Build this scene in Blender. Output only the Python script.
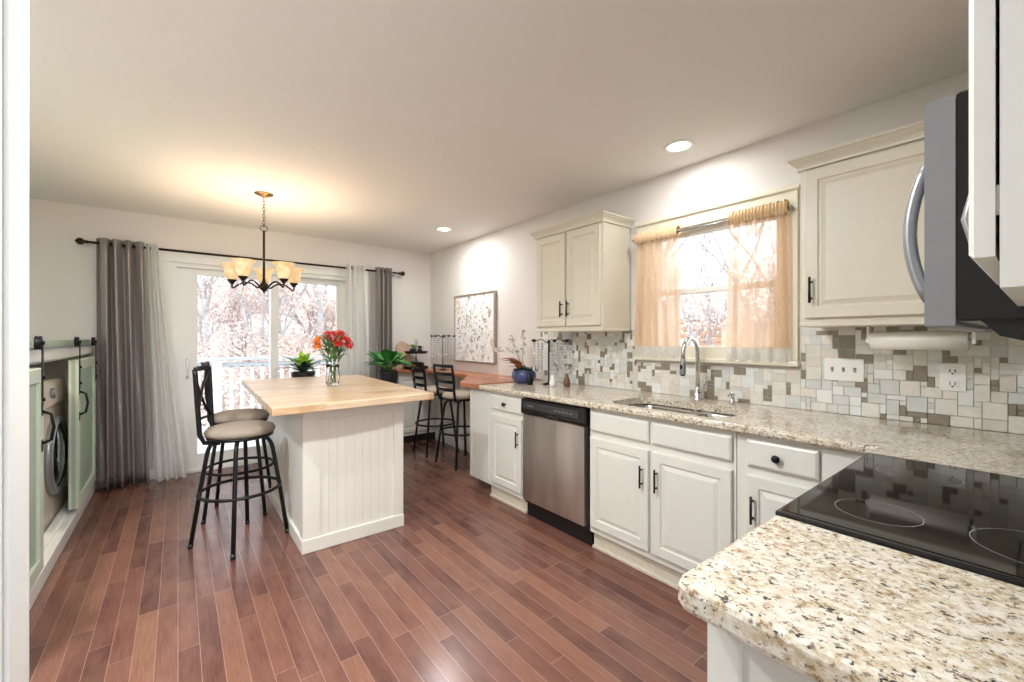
import bpy, bmesh, math, random
from mathutils import Vector, Matrix
PI = math.pi
sc = bpy.context.scene
C = sc.collection
for o in list(bpy.data.objects): bpy.data.objects.remove(o)

# ------------------------------------------------------------------ camera, world, exposure
H = 1.295
cam = bpy.data.cameras.new('camera'); co = bpy.data.objects.new('camera', cam); C.objects.link(co)
cam.sensor_width = 36; cam.lens = 424/1024*36; cam.shift_y = -2/1024; cam.clip_start = .02; cam.clip_end = 300
co.location = (0, 0, H); co.rotation_euler = (PI/2, 0, -math.atan(334/424))
sc.camera = co
sc.view_settings.view_transform = 'Standard'; sc.view_settings.look = 'None'
sc.view_settings.exposure = 0.5; sc.view_settings.gamma = 1; sc.view_settings.use_curve_mapping = False
w = bpy.data.worlds.new('sky'); sc.world = w; w.use_nodes = True
bg = w.node_tree.nodes['Background']; bg.inputs[0].default_value = (.84, .92, 1, 1); bg.inputs[1].default_value = 2.9

def area(name, loc, rot, sx, sy, power, col=(1, 1, 1), portal=False, spread=PI):
    l = bpy.data.lights.new(name, 'AREA'); l.shape = 'RECTANGLE'; l.size = sx; l.size_y = sy; l.energy = power; l.color = col
    l.spread = spread
    if portal: l.cycles.is_portal = True
    o = bpy.data.objects.new(name, l); C.objects.link(o); o.location = loc; o.rotation_euler = rot
    return o
# daylight enters through the sliding door, the sink window and an unseen opening added behind the camera for fill
area('daylight_portal_door', (.81, 5.22, 1.0), (-PI/2, 0, 0), 1.7, 2.0, 1, portal=True)
area('daylight_portal_window', (2.75, 1.35, 1.63), (0, PI/2, 0), .9, .95, 1, portal=True)
area('daylight_portal_added_opening', (-.1, -2.62, 1.2), (PI/2, 0, 0), 1.9, 2.2, 1, portal=True)
def disc(name, loc, power, col, size=.13):
    l = bpy.data.lights.new(name, 'AREA'); l.shape = 'DISK'; l.size = size; l.energy = power; l.color = col
    o = bpy.data.objects.new(name, l); C.objects.link(o); o.location = loc
    return o
WARM = (1, .86, .68); SOFT = (.96, .98, 1)
RECESSED = [(2.335, 1.363, 4), (2.175, 3.905, 11), (.35, 1.35, 30), (-.75, 2.0, 30), (1.2, .62, 2), (-.35, -1.3, 3)]  # first two fixtures are real, the other four added out of view as fill
CEIL = 2.44

# ------------------------------------------------------------------ materials
MATS = {}
class N:
    """small node helper"""
    def __init__(s, name):
        s.m = bpy.data.materials.new(name); s.m.use_nodes = True
        s.nt = s.m.node_tree; s.b = s.nt.nodes['Principled BSDF']
    def n(s, t, **k):
        x = s.nt.nodes.new(t)
        for a, v in k.items():
            if hasattr(x, a): setattr(x, a, v)
            else: x.inputs[a.replace('_', ' ')].default_value = v
        return x
    def l(s, a, b): s.nt.links.new(a, b)
    def obj(s, scale=(1, 1, 1), rot=(0, 0, 0)):
        g = s.nt.nodes.new('ShaderNodeNewGeometry')
        mp = s.nt.nodes.new('ShaderNodeMapping'); mp.inputs['Scale'].default_value = scale; mp.inputs['Rotation'].default_value = rot
        s.l(g.outputs['Position'], mp.inputs['Vector']); return mp.outputs[0]
    def ramp(s, fac, stops, interp='LINEAR'):
        r = s.nt.nodes.new('ShaderNodeValToRGB'); r.color_ramp.interpolation = interp
        e = r.color_ramp.elements
        while len(e) < len(stops): e.new(.5)
        for i, (p, c) in enumerate(stops):
            e[i].position = p; e[i].color = (c[0], c[1], c[2], 1) if not isinstance(c, (int, float)) else (c, c, c, 1)
        s.l(fac, r.inputs[0]); return r.outputs[0]
    def mix(s, f, a, b, mode='MIX'):
        x = s.nt.nodes.new('ShaderNodeMixRGB'); x.blend_type = mode
        for i, v in ((0, f), (1, a), (2, b)):
            if isinstance(v, (int, float)): x.inputs[i].default_value = v if i == 0 else (v, v, v, 1)
            elif isinstance(v, tuple): x.inputs[i].default_value = (*v, 1)
            else: s.l(v, x.inputs[i])
        return x.outputs[0]
    def bump(s, h, strength=.2, dist=.002):
        x = s.nt.nodes.new('ShaderNodeBump'); x.inputs['Strength'].default_value = strength; x.inputs['Distance'].default_value = dist
        s.l(h, x.inputs['Height']); s.l(x.outputs[0], s.b.inputs['Normal'])
    def noise(s, vec, scale, detail=3, rough=.5):
        x = s.nt.nodes.new('ShaderNodeTexNoise'); x.inputs['Scale'].default_value = scale; x.inputs['Detail'].default_value = detail
        x.inputs['Roughness'].default_value = rough; s.l(vec, x.inputs['Vector']); return x.outputs['Fac']
    def setb(s, **k):
        for a, v in k.items():
            a = a.replace('_', ' ')
            if isinstance(v, tuple): v = (*v, 1) if len(v) == 3 else v
            s.b.inputs[a].default_value = v
def srgb(r, g, b):
    f = lambda c: (c/255/12.92) if c/255 <= .04045 else ((c/255+.055)/1.055)**2.4
    return (f(r), f(g), f(b))
def mat(name, col, rough=.5, metal=0, vary=.04, scale=30, bump=0, **k):
    """plain material with a slight procedural variation"""
    if name in MATS: return MATS[name]
    x = N(name); v = x.obj()
    f = x.noise(v, scale)
    d = tuple(c*(1-vary) for c in col); u = tuple(min(1, c*(1+vary)) for c in col)
    x.l(x.ramp(f, [(.3, d), (.7, u)]), x.b.inputs['Base Color'])
    x.setb(Roughness=rough, Metallic=metal, **k)
    if bump: x.bump(f, bump)
    MATS[name] = x.m; return x.m

WALL = mat('wall_paint', srgb(222, 217, 211), .7, vary=.01, scale=60, bump=.03)
CEILM = mat('ceiling_paint', srgb(236, 233, 229), .8, vary=.01, scale=60, bump=.03)
TRIM = mat('white_trim_paint', srgb(238, 238, 234), .35, vary=.01)
CREAMTRIM = mat('cream_trim_paint', srgb(226, 220, 200), .4, vary=.01)
CAB = mat('white_cabinet_paint', srgb(222, 222, 214), .35, vary=.015)
UCAB = mat('cream_cabinet_paint', srgb(214, 208, 190), .38, vary=.015)
ISL = mat('island_white_paint', srgb(232, 228, 218), .4, vary=.01)
SAGE = mat('sage_green_paint', srgb(176, 194, 172), .45, vary=.02)
BLACK = mat('black_metal', (.012, .012, .013), .38, .6)
IRON = mat('dark_bronze_metal', (.035, .022, .015), .4, .8)
STOOLM = mat('charcoal_metal', (.022, .023, .026), .35, .7)
STEEL = mat('chrome_steel', (.62, .62, .62), .18, 1, vary=.02)
BLKPLAS = mat('black_plastic', (.010, .010, .011), .25, 0)
WHITEP = mat('white_plastic', srgb(240, 240, 236), .3, vary=.01)
GREYM = mat('silver_grey_metal', srgb(150, 152, 156), .35, .6, vary=.02)
CUSH = mat('taupe_cushion_fabric', srgb(158, 146, 132), .9, vary=.08, scale=220, bump=.2)
CUSH2 = mat('pale_tan_cushion_fabric', srgb(186, 168, 150), .9, vary=.12, scale=90, bump=.2)
GLOWD = None
def emis(name, col, s):
    x = N(name); x.setb(Base_Color=col, Roughness=.4, Emission_Color=col, Emission_Strength=s); return x.m
LAMP = emis('lamp_lens_glow', (1, .93, .82), 9)
x = N('shade_glass'); v = x.obj()
f = x.noise(v, 22, 3)
c = x.ramp(f, [(.35, srgb(222, 186, 132)), (.65, srgb(240, 216, 176))])
x.l(c, x.b.inputs['Base Color']); x.l(c, x.b.inputs['Emission Color'])
x.setb(Roughness=.35, Emission_Strength=.28); SHADE = x.m

# hardwood floor: narrow planks running along y
x = N('hardwood_planks')
g = x.nt.nodes.new('ShaderNodeNewGeometry')
sep = x.nt.nodes.new('ShaderNodeSeparateXYZ'); x.l(g.outputs['Position'], sep.inputs[0])
cmb = x.nt.nodes.new('ShaderNodeCombineXYZ'); x.l(sep.outputs[1], cmb.inputs[0]); x.l(sep.outputs[0], cmb.inputs[1])
br = x.nt.nodes.new('ShaderNodeTexBrick'); x.l(cmb.outputs[0], br.inputs['Vector'])
br.offset = .37; br.offset_frequency = 3; br.squash = .7; br.squash_frequency = 4
br.inputs['Scale'].default_value = 1; br.inputs['Brick Width'].default_value = .88; br.inputs['Row Height'].default_value = .073
br.inputs['Mortar Size'].default_value = .0012; br.inputs['Mortar Smooth'].default_value = .4
br.inputs['Color1'].default_value = (0, 0, 0, 1); br.inputs['Color2'].default_value = (1, 1, 1, 1); br.inputs['Mortar'].default_value = (.5, .5, .5, 1)
plank = x.ramp(br.outputs['Color'], [(.0, srgb(90, 60, 55)), (.35, srgb(108, 72, 64)), (.7, srgb(122, 83, 72)), (1, srgb(144, 103, 84))])
gv = x.obj((46, 2.6, 1)); gr = x.noise(gv, 3, 7, .72)
gv2 = x.obj((4, 1.1, 1)); gr2 = x.noise(gv2, 3.0, 4, .6)
grain = x.ramp(gr, [(.3, (.66, .63, .64)), (.7, (1.15, 1.13, 1.12))])
c1 = x.mix(1, plank, grain, 'MULTIPLY')
c2 = x.mix(x.ramp(gr2, [(.35, 0), (.75, .5)]), c1, srgb(150, 108, 90))
c3 = x.mix(br.outputs['Fac'], c2, srgb(164, 132, 120))  # pale seams: glints on the plank bevels put into the colour
x.l(c3, x.b.inputs['Base Color'])
x.l(x.ramp(gr, [(.2, .17), (.8, .29)]), x.b.inputs['Roughness'])
x.bump(br.outputs['Fac'], -.3, .001); x.setb(Specular_IOR_Level=.5)
FLOORM = x.m

def granite(name):
    x = N(name); v = x.obj((1, .8, 1), (0, 0, .5))
    n1 = x.noise(v, 14, 4, .6); n2 = x.noise(v, 70, 4, .7); n3 = x.noise(x.obj((1, 1, 1), (.4, .2, 1)), 95, 3, .65)
    base = x.ramp(n1, [(.3, srgb(180, 162, 132)), (.5, srgb(202, 190, 166)), (.7, srgb(214, 209, 198))])
    pal = x.mix(x.ramp(n2, [(.48, 0), (.58, .8)]), base, srgb(226, 222, 212))
    tan = x.mix(x.ramp(n2, [(.36, .85), (.43, 0)]), pal, srgb(140, 104, 68))
    grey = x.mix(x.ramp(n3, [(.37, .9), (.41, 0)]), tan, srgb(116, 108, 100))
    n4 = x.noise(x.obj((1, .8, 1), (.2, .3, .9)), 78, 3, .6)
    dk = x.mix(x.ramp(n4, [(.345, .95), (.375, 0)]), grey, srgb(40, 32, 30))
    n5 = x.noise(x.obj((1, .8, 1), (.9, .1, .2)), 60, 3, .6)
    dk = x.mix(x.ramp(n5, [(.30, .9), (.34, 0)]), dk, srgb(96, 52, 36))
    x.l(dk, x.b.inputs['Base Color']); x.setb(Roughness=.12)
    return x.m
GRAN = granite('granite_speckled')

def woodm(name, a, b, rough=.3, axis=0, strip=.045, k=1.0):
    x = N(name)
    g = x.nt.nodes.new('ShaderNodeNewGeometry')
    sep = x.nt.nodes.new('ShaderNodeSeparateXYZ'); x.l(g.outputs['Position'], sep.inputs[0])
    cmb = x.nt.nodes.new('ShaderNodeCombineXYZ'); x.l(sep.outputs[axis], cmb.inputs[0]); x.l(sep.outputs[1-axis], cmb.inputs[1])
    br = x.nt.nodes.new('ShaderNodeTexBrick'); x.l(cmb.outputs[0], br.inputs['Vector'])
    br.offset = .43; br.offset_frequency = 3
    for q, vv in (('Scale', 1), ('Brick Width', .34), ('Row Height', strip), ('Mortar Size', .0006)): br.inputs[q].default_value = vv
    br.inputs['Color1'].default_value = (0, 0, 0, 1); br.inputs['Color2'].default_value = (1, 1, 1, 1); br.inputs['Mortar'].default_value = (.2, .2, .2, 1)
    cc = x.ramp(br.outputs['Color'], [(0, a), (1, b)])
    sc_ = (3, 30, 30) if axis == 0 else (30, 3, 30)
    gr = x.noise(x.obj(sc_), 2, 4, .6)
    cc = x.mix(1, cc, x.ramp(gr, [(.3, (.78, .74, .7)), (.7, (1.08, 1.08, 1.08))]), 'MULTIPLY')
    kn = x.noise(x.obj((5, 5, 9)), 2.2, 2)
    cc = x.mix(x.ramp(kn, [(.70, 0), (.76, .7)]), cc, srgb(110, 60, 30))
    x.l(cc, x.b.inputs['Base Color']); x.setb(Roughness=rough); return x.m
BUTCHER = woodm('butcher_block', srgb(206, 168, 124), srgb(236, 214, 184), .36, 0)
BUTCHER.node_tree.nodes['Principled BSDF'].inputs['Coat Weight'].default_value = .35
BUTCHER.node_tree.nodes['Principled BSDF'].inputs['Coat Roughness'].default_value = .24
BARWOOD = woodm('orange_stained_wood', srgb(166, 98, 66), srgb(190, 124, 90), .25, 1, .09)
LEAN = woodm('pale_cutting_board_wood', srgb(190, 158, 136), srgb(206, 176, 152), .5, 1, .2)

x = N('brushed_stainless'); f = x.noise(x.obj((1, 2.2, .35)), 3.2, 3, .5); g2 = x.noise(x.obj((1, 3, 160)), 4, 2)
x.l(x.ramp(f, [(.3, (.50, .47, .44)), (.7, (.74, .72, .70))]), x.b.inputs['Base Color'])
x.l(x.ramp(g2, [(.3, .28), (.7, .38)]), x.b.inputs['Roughness']); x.setb(Metallic=1); STAIN = x.m

def fabric(name, col, trans=0, rough=.85, stripe=None):
    x = N(name); f = x.noise(x.obj((120, 120, 20)), 2, 3)
    c = x.ramp(f, [(.3, tuple(q*.88 for q in col)), (.7, tuple(min(1, q*1.06) for q in col))])
    x.l(c, x.b.inputs['Base Color']); x.setb(Roughness=rough)
    if trans:
        nt = x.nt; out = nt.nodes['Material Output']
        tr = nt.nodes.new('ShaderNodeBsdfTranslucent'); x.l(c, tr.inputs[0])
        tp = nt.nodes.new('ShaderNodeBsdfTransparent')
        m1 = nt.nodes.new('ShaderNodeMixShader'); m1.inputs[0].default_value = .5
        m2 = nt.nodes.new('ShaderNodeMixShader'); m2.inputs[0].default_value = trans
        x.l(x.b.outputs[0], m1.inputs[1]); x.l(tr.outputs[0], m1.inputs[2])
        x.l(m1.outputs[0], m2.inputs[1]); x.l(tp.outputs[0], m2.inputs[2]); x.l(m2.outputs[0], out.inputs[0])
    return x.m
SILK = fabric('grey_satin_curtain', srgb(160, 152, 148), 0, .36)
SILK.node_tree.nodes['Principled BSDF'].inputs['Metallic'].default_value = .3
SHEER = fabric('white_sheer_fabric', srgb(250, 249, 246), .12)
PEACH = fabric('peach_sheer_fabric', srgb(246, 218, 188), .22)
LACE = fabric('white_lace_fabric', srgb(245, 245, 245), .35)

x = N('window_glass'); nt = x.nt
tp = nt.nodes.new('ShaderNodeBsdfTransparent'); gl = nt.nodes.new('ShaderNodeBsdfGlossy'); gl.inputs['Roughness'].default_value = .02
ms = nt.nodes.new('ShaderNodeMixShader'); fr = nt.nodes.new('ShaderNodeFresnel'); fr.inputs[0].default_value = 1.35
x.l(fr.outputs[0], ms.inputs[0]); x.l(tp.outputs[0], ms.inputs[1]); x.l(gl.outputs[0], ms.inputs[2]); x.l(ms.outputs[0], nt.nodes['Material Output'].inputs[0])
GLASS = x.m
x = N('clear_vase_glass'); x.setb(Base_Color=(.95, .98, .98), Roughness=.02, IOR=1.35, Transmission_Weight=1.0); VGLASS = x.m
x = N('water'); x.setb(Base_Color=(.9, .97, .95), Roughness=.02, IOR=1.33, Transmission_Weight=1.0); WATER = x.m
COOK = N('black_ceramic_glass'); COOK.setb(Base_Color=(.004, .004, .005), Roughness=.04, Specular_IOR_Level=.4); COOKM = COOK.m
RING = mat('burner_ring_print', (.25, .25, .25), .2)
NAVY = mat('navy_ceramic_glaze', srgb(66, 74, 112), .15, vary=.2, scale=14)
DARKTOE = mat('dark_toe_board', (.02, .016, .014), .6)
TANTOE = mat('cream_toe_board', srgb(214, 206, 188), .5)
LEAF = mat('green_leaf', srgb(52, 122, 48), .35, vary=.3, scale=12)
LEAFL = mat('lime_green_leaf', srgb(160, 200, 70), .35, vary=.2, scale=12)
LEAFD = mat('dark_green_leaf', srgb(46, 84, 62), .35, vary=.3, scale=12)
REDP = mat('red_petal', srgb(205, 28, 24), .5, vary=.25, scale=60)
ORP = mat('orange_petal', srgb(235, 130, 30), .5, vary=.2, scale=60)
WHP = mat('white_petal', srgb(238, 236, 230), .5, vary=.06, scale=60)
BRP = mat('rust_brown_leaf', srgb(150, 84, 44), .55, vary=.3, scale=30)
STEM = mat('green_stem', srgb(84, 120, 58), .5, vary=.2)
CRYS = mat('crystal_bead', srgb(226, 228, 230), .08, 0, vary=.05, Transmission_Weight=.5)
BARK = mat('grey_bark', srgb(176, 172, 172), .9, vary=.2, scale=8)
TWIG = mat('pinkish_winter_leaf', srgb(222, 200, 188), .9, vary=.15, scale=2)
TWIG2 = mat('pale_grey_winter_leaf', srgb(214, 212, 210), .9, vary=.12, scale=2)
DECK = mat('grey_deck_board', srgb(200, 200, 200), .6, vary=.05)
POT = mat('dark_plant_pot', (.03, .03, .035), .3)
DARKIN = mat('dark_closet_board', (.05, .045, .04), .8)
VINYL = mat('pale_closet_vinyl', srgb(196, 186, 176), .4, vary=.05)
WASHM = mat('washer_enamel', srgb(226, 216, 200), .25, vary=.01)
PAPER = mat('paper_towel', srgb(238, 234, 226), .9, vary=.02, scale=150, bump=.2)
x = N('leaf_litter_ground'); f = x.noise(x.obj(), 9, 6, .75)
x.l(x.ramp(f, [(.35, srgb(120, 98, 88)), (.5, srgb(176, 158, 148)), (.62, srgb(210, 206, 204))]), x.b.inputs['Base Color']); x.setb(Roughness=1); GROUND = x.m

# ------------------------------------------------------------------ mesh builder
class MB:
    def __init__(s): s.bm = bmesh.new(); s.mi = 0; s.smooth = False
    def _f(s, vs):
        try:
            f = s.bm.faces.new(vs); f.material_index = s.mi; f.smooth = s.smooth; return f
        except ValueError: return None
    def ring(s, pts): return [s.bm.verts.new(p) for p in pts]
    def loft(s, rings, cap=True, closed=True):
        R = [s.ring(r) for r in rings]; n = len(R[0])
        for a, b in zip(R, R[1:]):
            for i in range(n if closed else n-1):
                j = (i+1) % n; s._f((a[i], a[j], b[j], b[i]))
        if cap and closed: s._f(R[0][::-1]); s._f(R[-1])
        return s
    def box(s, x0, x1, y0, y1, z0, z1, bev=0):
        if x0 > x1: x0, x1 = x1, x0
        if y0 > y1: y0, y1 = y1, y0
        if z0 > z1: z0, z1 = z1, z0
        b = min(bev, (x1-x0)/2.01, (y1-y0)/2.01, (z1-z0)/2.01)
        rc = lambda i, z: [(x0+i, y0+i, z), (x1-i, y0+i, z), (x1-i, y1-i, z), (x0+i, y1-i, z)]
        if b > 0: s.loft([rc(b, z0), rc(0, z0+b), rc(0, z1-b), rc(b, z1)])
        else: s.loft([rc(0, z0), rc(0, z1)])
        return s
    def panel(s, O, U, W, NN, w, h, loops):
        """loft of nested rectangles (inset, depth) on a plane; last one capped"""
        O, U, W, NN = map(Vector, (O, U, W, NN))
        rs = []
        for i, d in loops:
            rs.append([O+U*a+W*b+NN*d for a, b in ((i, i), (w-i, i), (w-i, h-i), (i, h-i))])
        s.loft(rs); return s
    def tube(s, pts, r, n=8, cap=True, closed=False):
        pts = [Vector(p) for p in pts]; m = len(pts)
        rr = r if isinstance(r, (list, tuple)) else [r]*m
        rings = []; up = None
        for i, p in enumerate(pts):
            if closed: t = (pts[(i+1) % m]-pts[i-1])
            else: t = (pts[min(i+1, m-1)]-pts[max(i-1, 0)])
            t.normalize()
            if up is None:
                up = Vector((0, 0, 1)) if abs(t.z) < .9 else Vector((1, 0, 0))
            a = t.cross(up)
            if a.length < 1e-4: a = t.cross(Vector((0, 1, 0)))
            a.normalize(); b = a.cross(t); up = b.copy()
            rings.append([p+(a*math.cos(k*2*PI/n)+b*math.sin(k*2*PI/n))*rr[i] for k in range(n)])
        sm = s.smooth; s.smooth = True
        if closed:
            R = [s.ring(q) for q in rings]
            for i in range(m):
                A, B = R[i], R[(i+1) % m]
                for k in range(n): s._f((A[k], A[(k+1) % n], B[(k+1) % n], B[k]))
        else: s.loft(rings, cap)
        s.smooth = sm; return s
    def lathe(s, c, prof, n=24, cap=True, axis='z'):
        """prof: (radius, height)"""
        c = Vector(c); sm = s.smooth; s.smooth = True
        rs = []
        for r, z in prof:
            r = max(r, 1e-4)
            q = []
            for k in range(n):
                a = k*2*PI/n
                if axis == 'z': q.append(c+Vector((r*math.cos(a), r*math.sin(a), z)))
                elif axis == 'x': q.append(c+Vector((z, r*math.cos(a), r*math.sin(a))))
                else: q.append(c+Vector((r*math.sin(a), z, r*math.cos(a))))
            rs.append(q)
        s.loft(rs, cap); s.smooth = sm; return s
    def prism(s, poly, z0, z1, bev=0):
        def ins(p, d):
            if not d: return p
            out = []; n = len(p)
            for i in range(n):
                a, b, c = Vector(p[i-1]), Vector(p[i]), Vector(p[(i+1) % n])
                e1 = (b-a).normalized(); e2 = (c-b).normalized()
                n1 = Vector((-e1.y, e1.x)); n2 = Vector((-e2.y, e2.x))
                m = (n1+n2); m = m/(m.length**2)*2 if m.length > .1 else n1
                out.append(tuple(b+m*d))
            return out
        L = lambda d, z: [(a, b, z) for a, b in ins(poly, d)]
        if bev: s.loft([L(bev, z0), L(bev*.3, z0+bev*.3), L(0, z0+bev), L(0, z1-bev), L(bev*.3, z1-bev*.3), L(bev, z1)])
        else: s.loft([L(0, z0), L(0, z1)])
        return s
    def sphere(s, c, r, n=10, sq=(1, 1, 1)):
        m = n//2+1
        prof = [(r*math.sin(PI*i/m), -r*math.cos(PI*i/m)) for i in range(m+1)]
        k = len(s.bm.verts)
        s.lathe((0, 0, 0), prof, n)
        s.bm.verts.ensure_lookup_table()
        for v in s.bm.verts[k:]: v.co = Vector((v.co.x*sq[0]+c[0], v.co.y*sq[1]+c[1], v.co.z*sq[2]+c[2]))
        return s
    def leaf(s, base, tip, width, droop=0, n=6, fold=.15):
        """a pointed leaf with a folded mid rib and a real (thin) thickness"""
        b, t = Vector(base), Vector(tip); d = t-b; L = d.length
        side = d.cross(Vector((0, 0, 1)))
        if side.length < 1e-5: side = Vector((1, 0, 0))
        side.normalize(); up = side.cross(d).normalized()
        rows = []
        for i in range(n+1):
            f = i/n; wd = width*math.sin(PI*min(1, f*.92+.06))**.8/2
            p = b+d*f+Vector((0, 0, -droop*f*f*L))+up*(.12*L*math.sin(PI*f))
            rows.append((p-side*wd+up*wd*fold, p, p+side*wd+up*wd*fold))
        th = up*.0015
        R = [s.ring([r[0], r[1], r[2], r[2]-th, r[1]-th, r[0]-th]) for r in rows]
        sm = s.smooth; s.smooth = True
        for A, B in zip(R, R[1:]):
            for k in range(6): s._f((A[k], A[(k+1) % 6], B[(k+1) % 6], B[k]))
        s.smooth = sm; return s
    def build(s, name, mats, parent=None, root=None, bevel=0, sub=0):
        me = bpy.data.meshes.new(name)
        if root is not None:
            off = Vector(root.location)
            for v in s.bm.verts: v.co -= off
        bmesh.ops.recalc_face_normals(s.bm, faces=s.bm.faces)
        s.bm.to_mesh(me); s.bm.free()
        for m in (mats if isinstance(mats, (list, tuple)) else [mats]): me.materials.append(m)
        o = bpy.data.objects.new(name, me); C.objects.link(o)
        if parent is not None: o.parent = parent
        if bevel:
            b = o.modifiers.new('bevel', 'BEVEL'); b.width = bevel; b.segments = 2; b.limit_method = 'ANGLE'
        if sub:
            b = o.modifiers.new('sub', 'SUBSURF'); b.levels = sub; b.render_levels = sub
        return o
def tag(o, label, cat, group=None):
    o['label'] = label; o['category'] = cat
    if group: o['group'] = group
    return o
def thing(name, loc, label, cat, group=None, rz=0):
    o = bpy.data.objects.new(name, None); C.objects.link(o); o.location = loc; o.rotation_euler = (0, 0, rz); o.empty_display_size = .1
    return tag(o, label, cat, group)
def struct(name, mb, m, **k):
    o = mb.build(name, m, **k); o['kind'] = 'structure'; return o
def copy_tree(o, parent=None):
    c = o.copy(); C.objects.link(c); c.parent = parent
    for ch in list(o.children): copy_tree(ch, c)
    return c
def spart(name, mb, m, parent, root, label=None, **k):
    o = mb.build(name, m, parent, root, **k)
    if label: o['label'] = label
    return o

# ------------------------------------------------------------------ room shell
XR, YF, XL, YB = 2.65, 5.13, -1.35, -2.6
struct('floor', MB().box(XL, XR, YB, YF, -.1, 0), FLOORM)
struct('ceiling', MB().box(XL-.1, XR+.1, YB-.1, YF+.1, CEIL, CEIL+.1), CEILM)
# far wall with the sliding door opening x -.02..1.66, z 0..2.04
DX0, DX1, DZ = -.06, 1.68, 2.03
m = MB(); m.box(XL-.1, DX0, YF, YF+.14, -.1, CEIL); m.box(DX1, XR+.1, YF, YF+.14, -.1, CEIL); m.box(DX0, DX1, YF, YF+.14, DZ, CEIL); m.box(DX0, DX1, YF, YF+.14, -.1, 0)
struct('wall_far', m, WALL)
WY0, WY1, WZ0, WZ1 = .92, 1.80, 1.185, 2.06
m = MB(); m.box(XR, XR+.14, -.4, WY0, -.1, CEIL); m.box(XR, XR+.14, WY1, YF, -.1, CEIL); m.box(XR, XR+.14, WY0, WY1, -.1, WZ0); m.box(XR, XR+.14, WY0, WY1, WZ1, CEIL)
struct('wall_right', m, WALL)
struct('wall_left', MB().box(XL-.1, XL, YB, YF, -.1, CEIL), WALL)
struct('wall_near', MB().box(.66, XR+.14, -.40, -.28, -.1, CEIL), WALL)
struct('wall_passage', MB().box(.9, 1.0, YB, -.40, -.1, CEIL), WALL)
m = MB(); m.box(XL, -1.05, YB-.12, YB, -.1, CEIL); m.box(.85, 1.0, YB-.12, YB, -.1, CEIL); m.box(-1.05, .85, YB-.12, YB, 2.3, CEIL)  # unseen back wall, left open in the middle to let fill daylight in
struct('wall_back', m, WALL)
# doorway edge at the left of the picture
m = MB(); m.box(XL, -.186, .865, .965, 0, CEIL)
struct('wall_doorway', m, WALL)
m = MB()
def casprof(x1, w, yf, z1):
    # fluted casing seen face-on from -y, right edge at x1
    pr = [(0, 0), (0, .010), (.006, .014), (.016, .014), (.019, .010), (.024, .010), (.027, .016), (.040, .016), (.046, .011), (.060, .011), (.066, .018), (.080, .018), (.084, 0)]
    poly = [(x1-a, yf-b) for a, b in pr]
    return poly
m.prism(casprof(-.184, .084, .865, CEIL), 0, CEIL-.001)
m.box(-.188, -.1785, .867, .965, 0, CEIL-.001, .002)
struct('trim_doorway', m, TRIM)

# baseboards
m = MB(); m.box(1.80, 2.1, YF-.014, YF, 0, .1, .004); m.box(-.5, -.18, YF-.014, YF, 0, .1, .004)
struct('baseboard_far', m, TRIM)
struct('baseboard_right', MB().box(XR-.014, XR, 3.2, YF-.22, 0, .1, .004), TRIM)

# sliding glass door
def rectframe(m, x0, x1, z0, z1, w, y0, y1, bev=.004, axis='y', wb=None):
    wb = w if wb is None else wb
    if axis == 'y':
        m.box(x0, x0+w, y0, y1, z0, z1, bev); m.box(x1-w, x1, y0, y1, z0, z1, bev)
        m.box(x0+w, x1-w, y0, y1, z1-w, z1, bev); m.box(x0+w, x1-w, y0, y1, z0, z0+wb, bev)
    else:
        m.box(y0, y1, x0, x0+w, z0, z1, bev); m.box(y0, y1, x1-w, x1, z0, z1, bev)
        m.box(y0, y1, x0+w, x1-w, z1-w, z1, bev); m.box(y0, y1, x0+w, x1-w, z0, z0+wb, bev)
root = bpy.data.objects.new('door_1', None); C.objects.link(root); root.location = (.81, YF, 0); root['kind'] = 'structure'
m = MB(); rectframe(m, DX0, DX1, 0, DZ, .05, YF, YF+.13, wb=.03); spart('door_frame', m, TRIM, root, root)
m = MB()
m.box(-.18, DX0+.01, YF-.022, YF, 0, 2.12, .005); m.box(DX1-.01, 1.80, YF-.022, YF, 0, 2.12, .005); m.box(-.18, 1.80, YF-.026, YF, 2.02, 2.12, .006)
spart('casing', m, TRIM, root, root)
for x0, x1, y in ((-.01, .85, YF+.03), (.78, 1.63, YF+.075)):
    m = MB(); m.box(x0, x0+(.16 if x0 < 0 else .07), y, y+.04, .03, 1.98, .004); m.box(x1-(.07 if x0 < 0 else .16), x1, y, y+.04, .03, 1.98, .004)
    xa, xb = x0+(.16 if x0 < 0 else .07), x1-(.07 if x0 < 0 else .16)
    m.box(xa, xb, y, y+.04, 1.92, 1.98, .004); m.box(xa, xb, y, y+.04, .03, .17, .004)
    p = spart('sliding_panel', m, TRIM, root, root)
    m = MB(); m.box(x0+.06, x1-.06, y+.017, y+.023, .16, 1.93); spart('pane', m, GLASS, p, root)
m = MB(); m.tube([(.07, YF+.03, .92), (.07, YF-.01, .94), (.07, YF-.01, 1.08), (.07, YF+.03, 1.10)], .009); spart('door_handle', m, TRIM, root, root)

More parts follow.
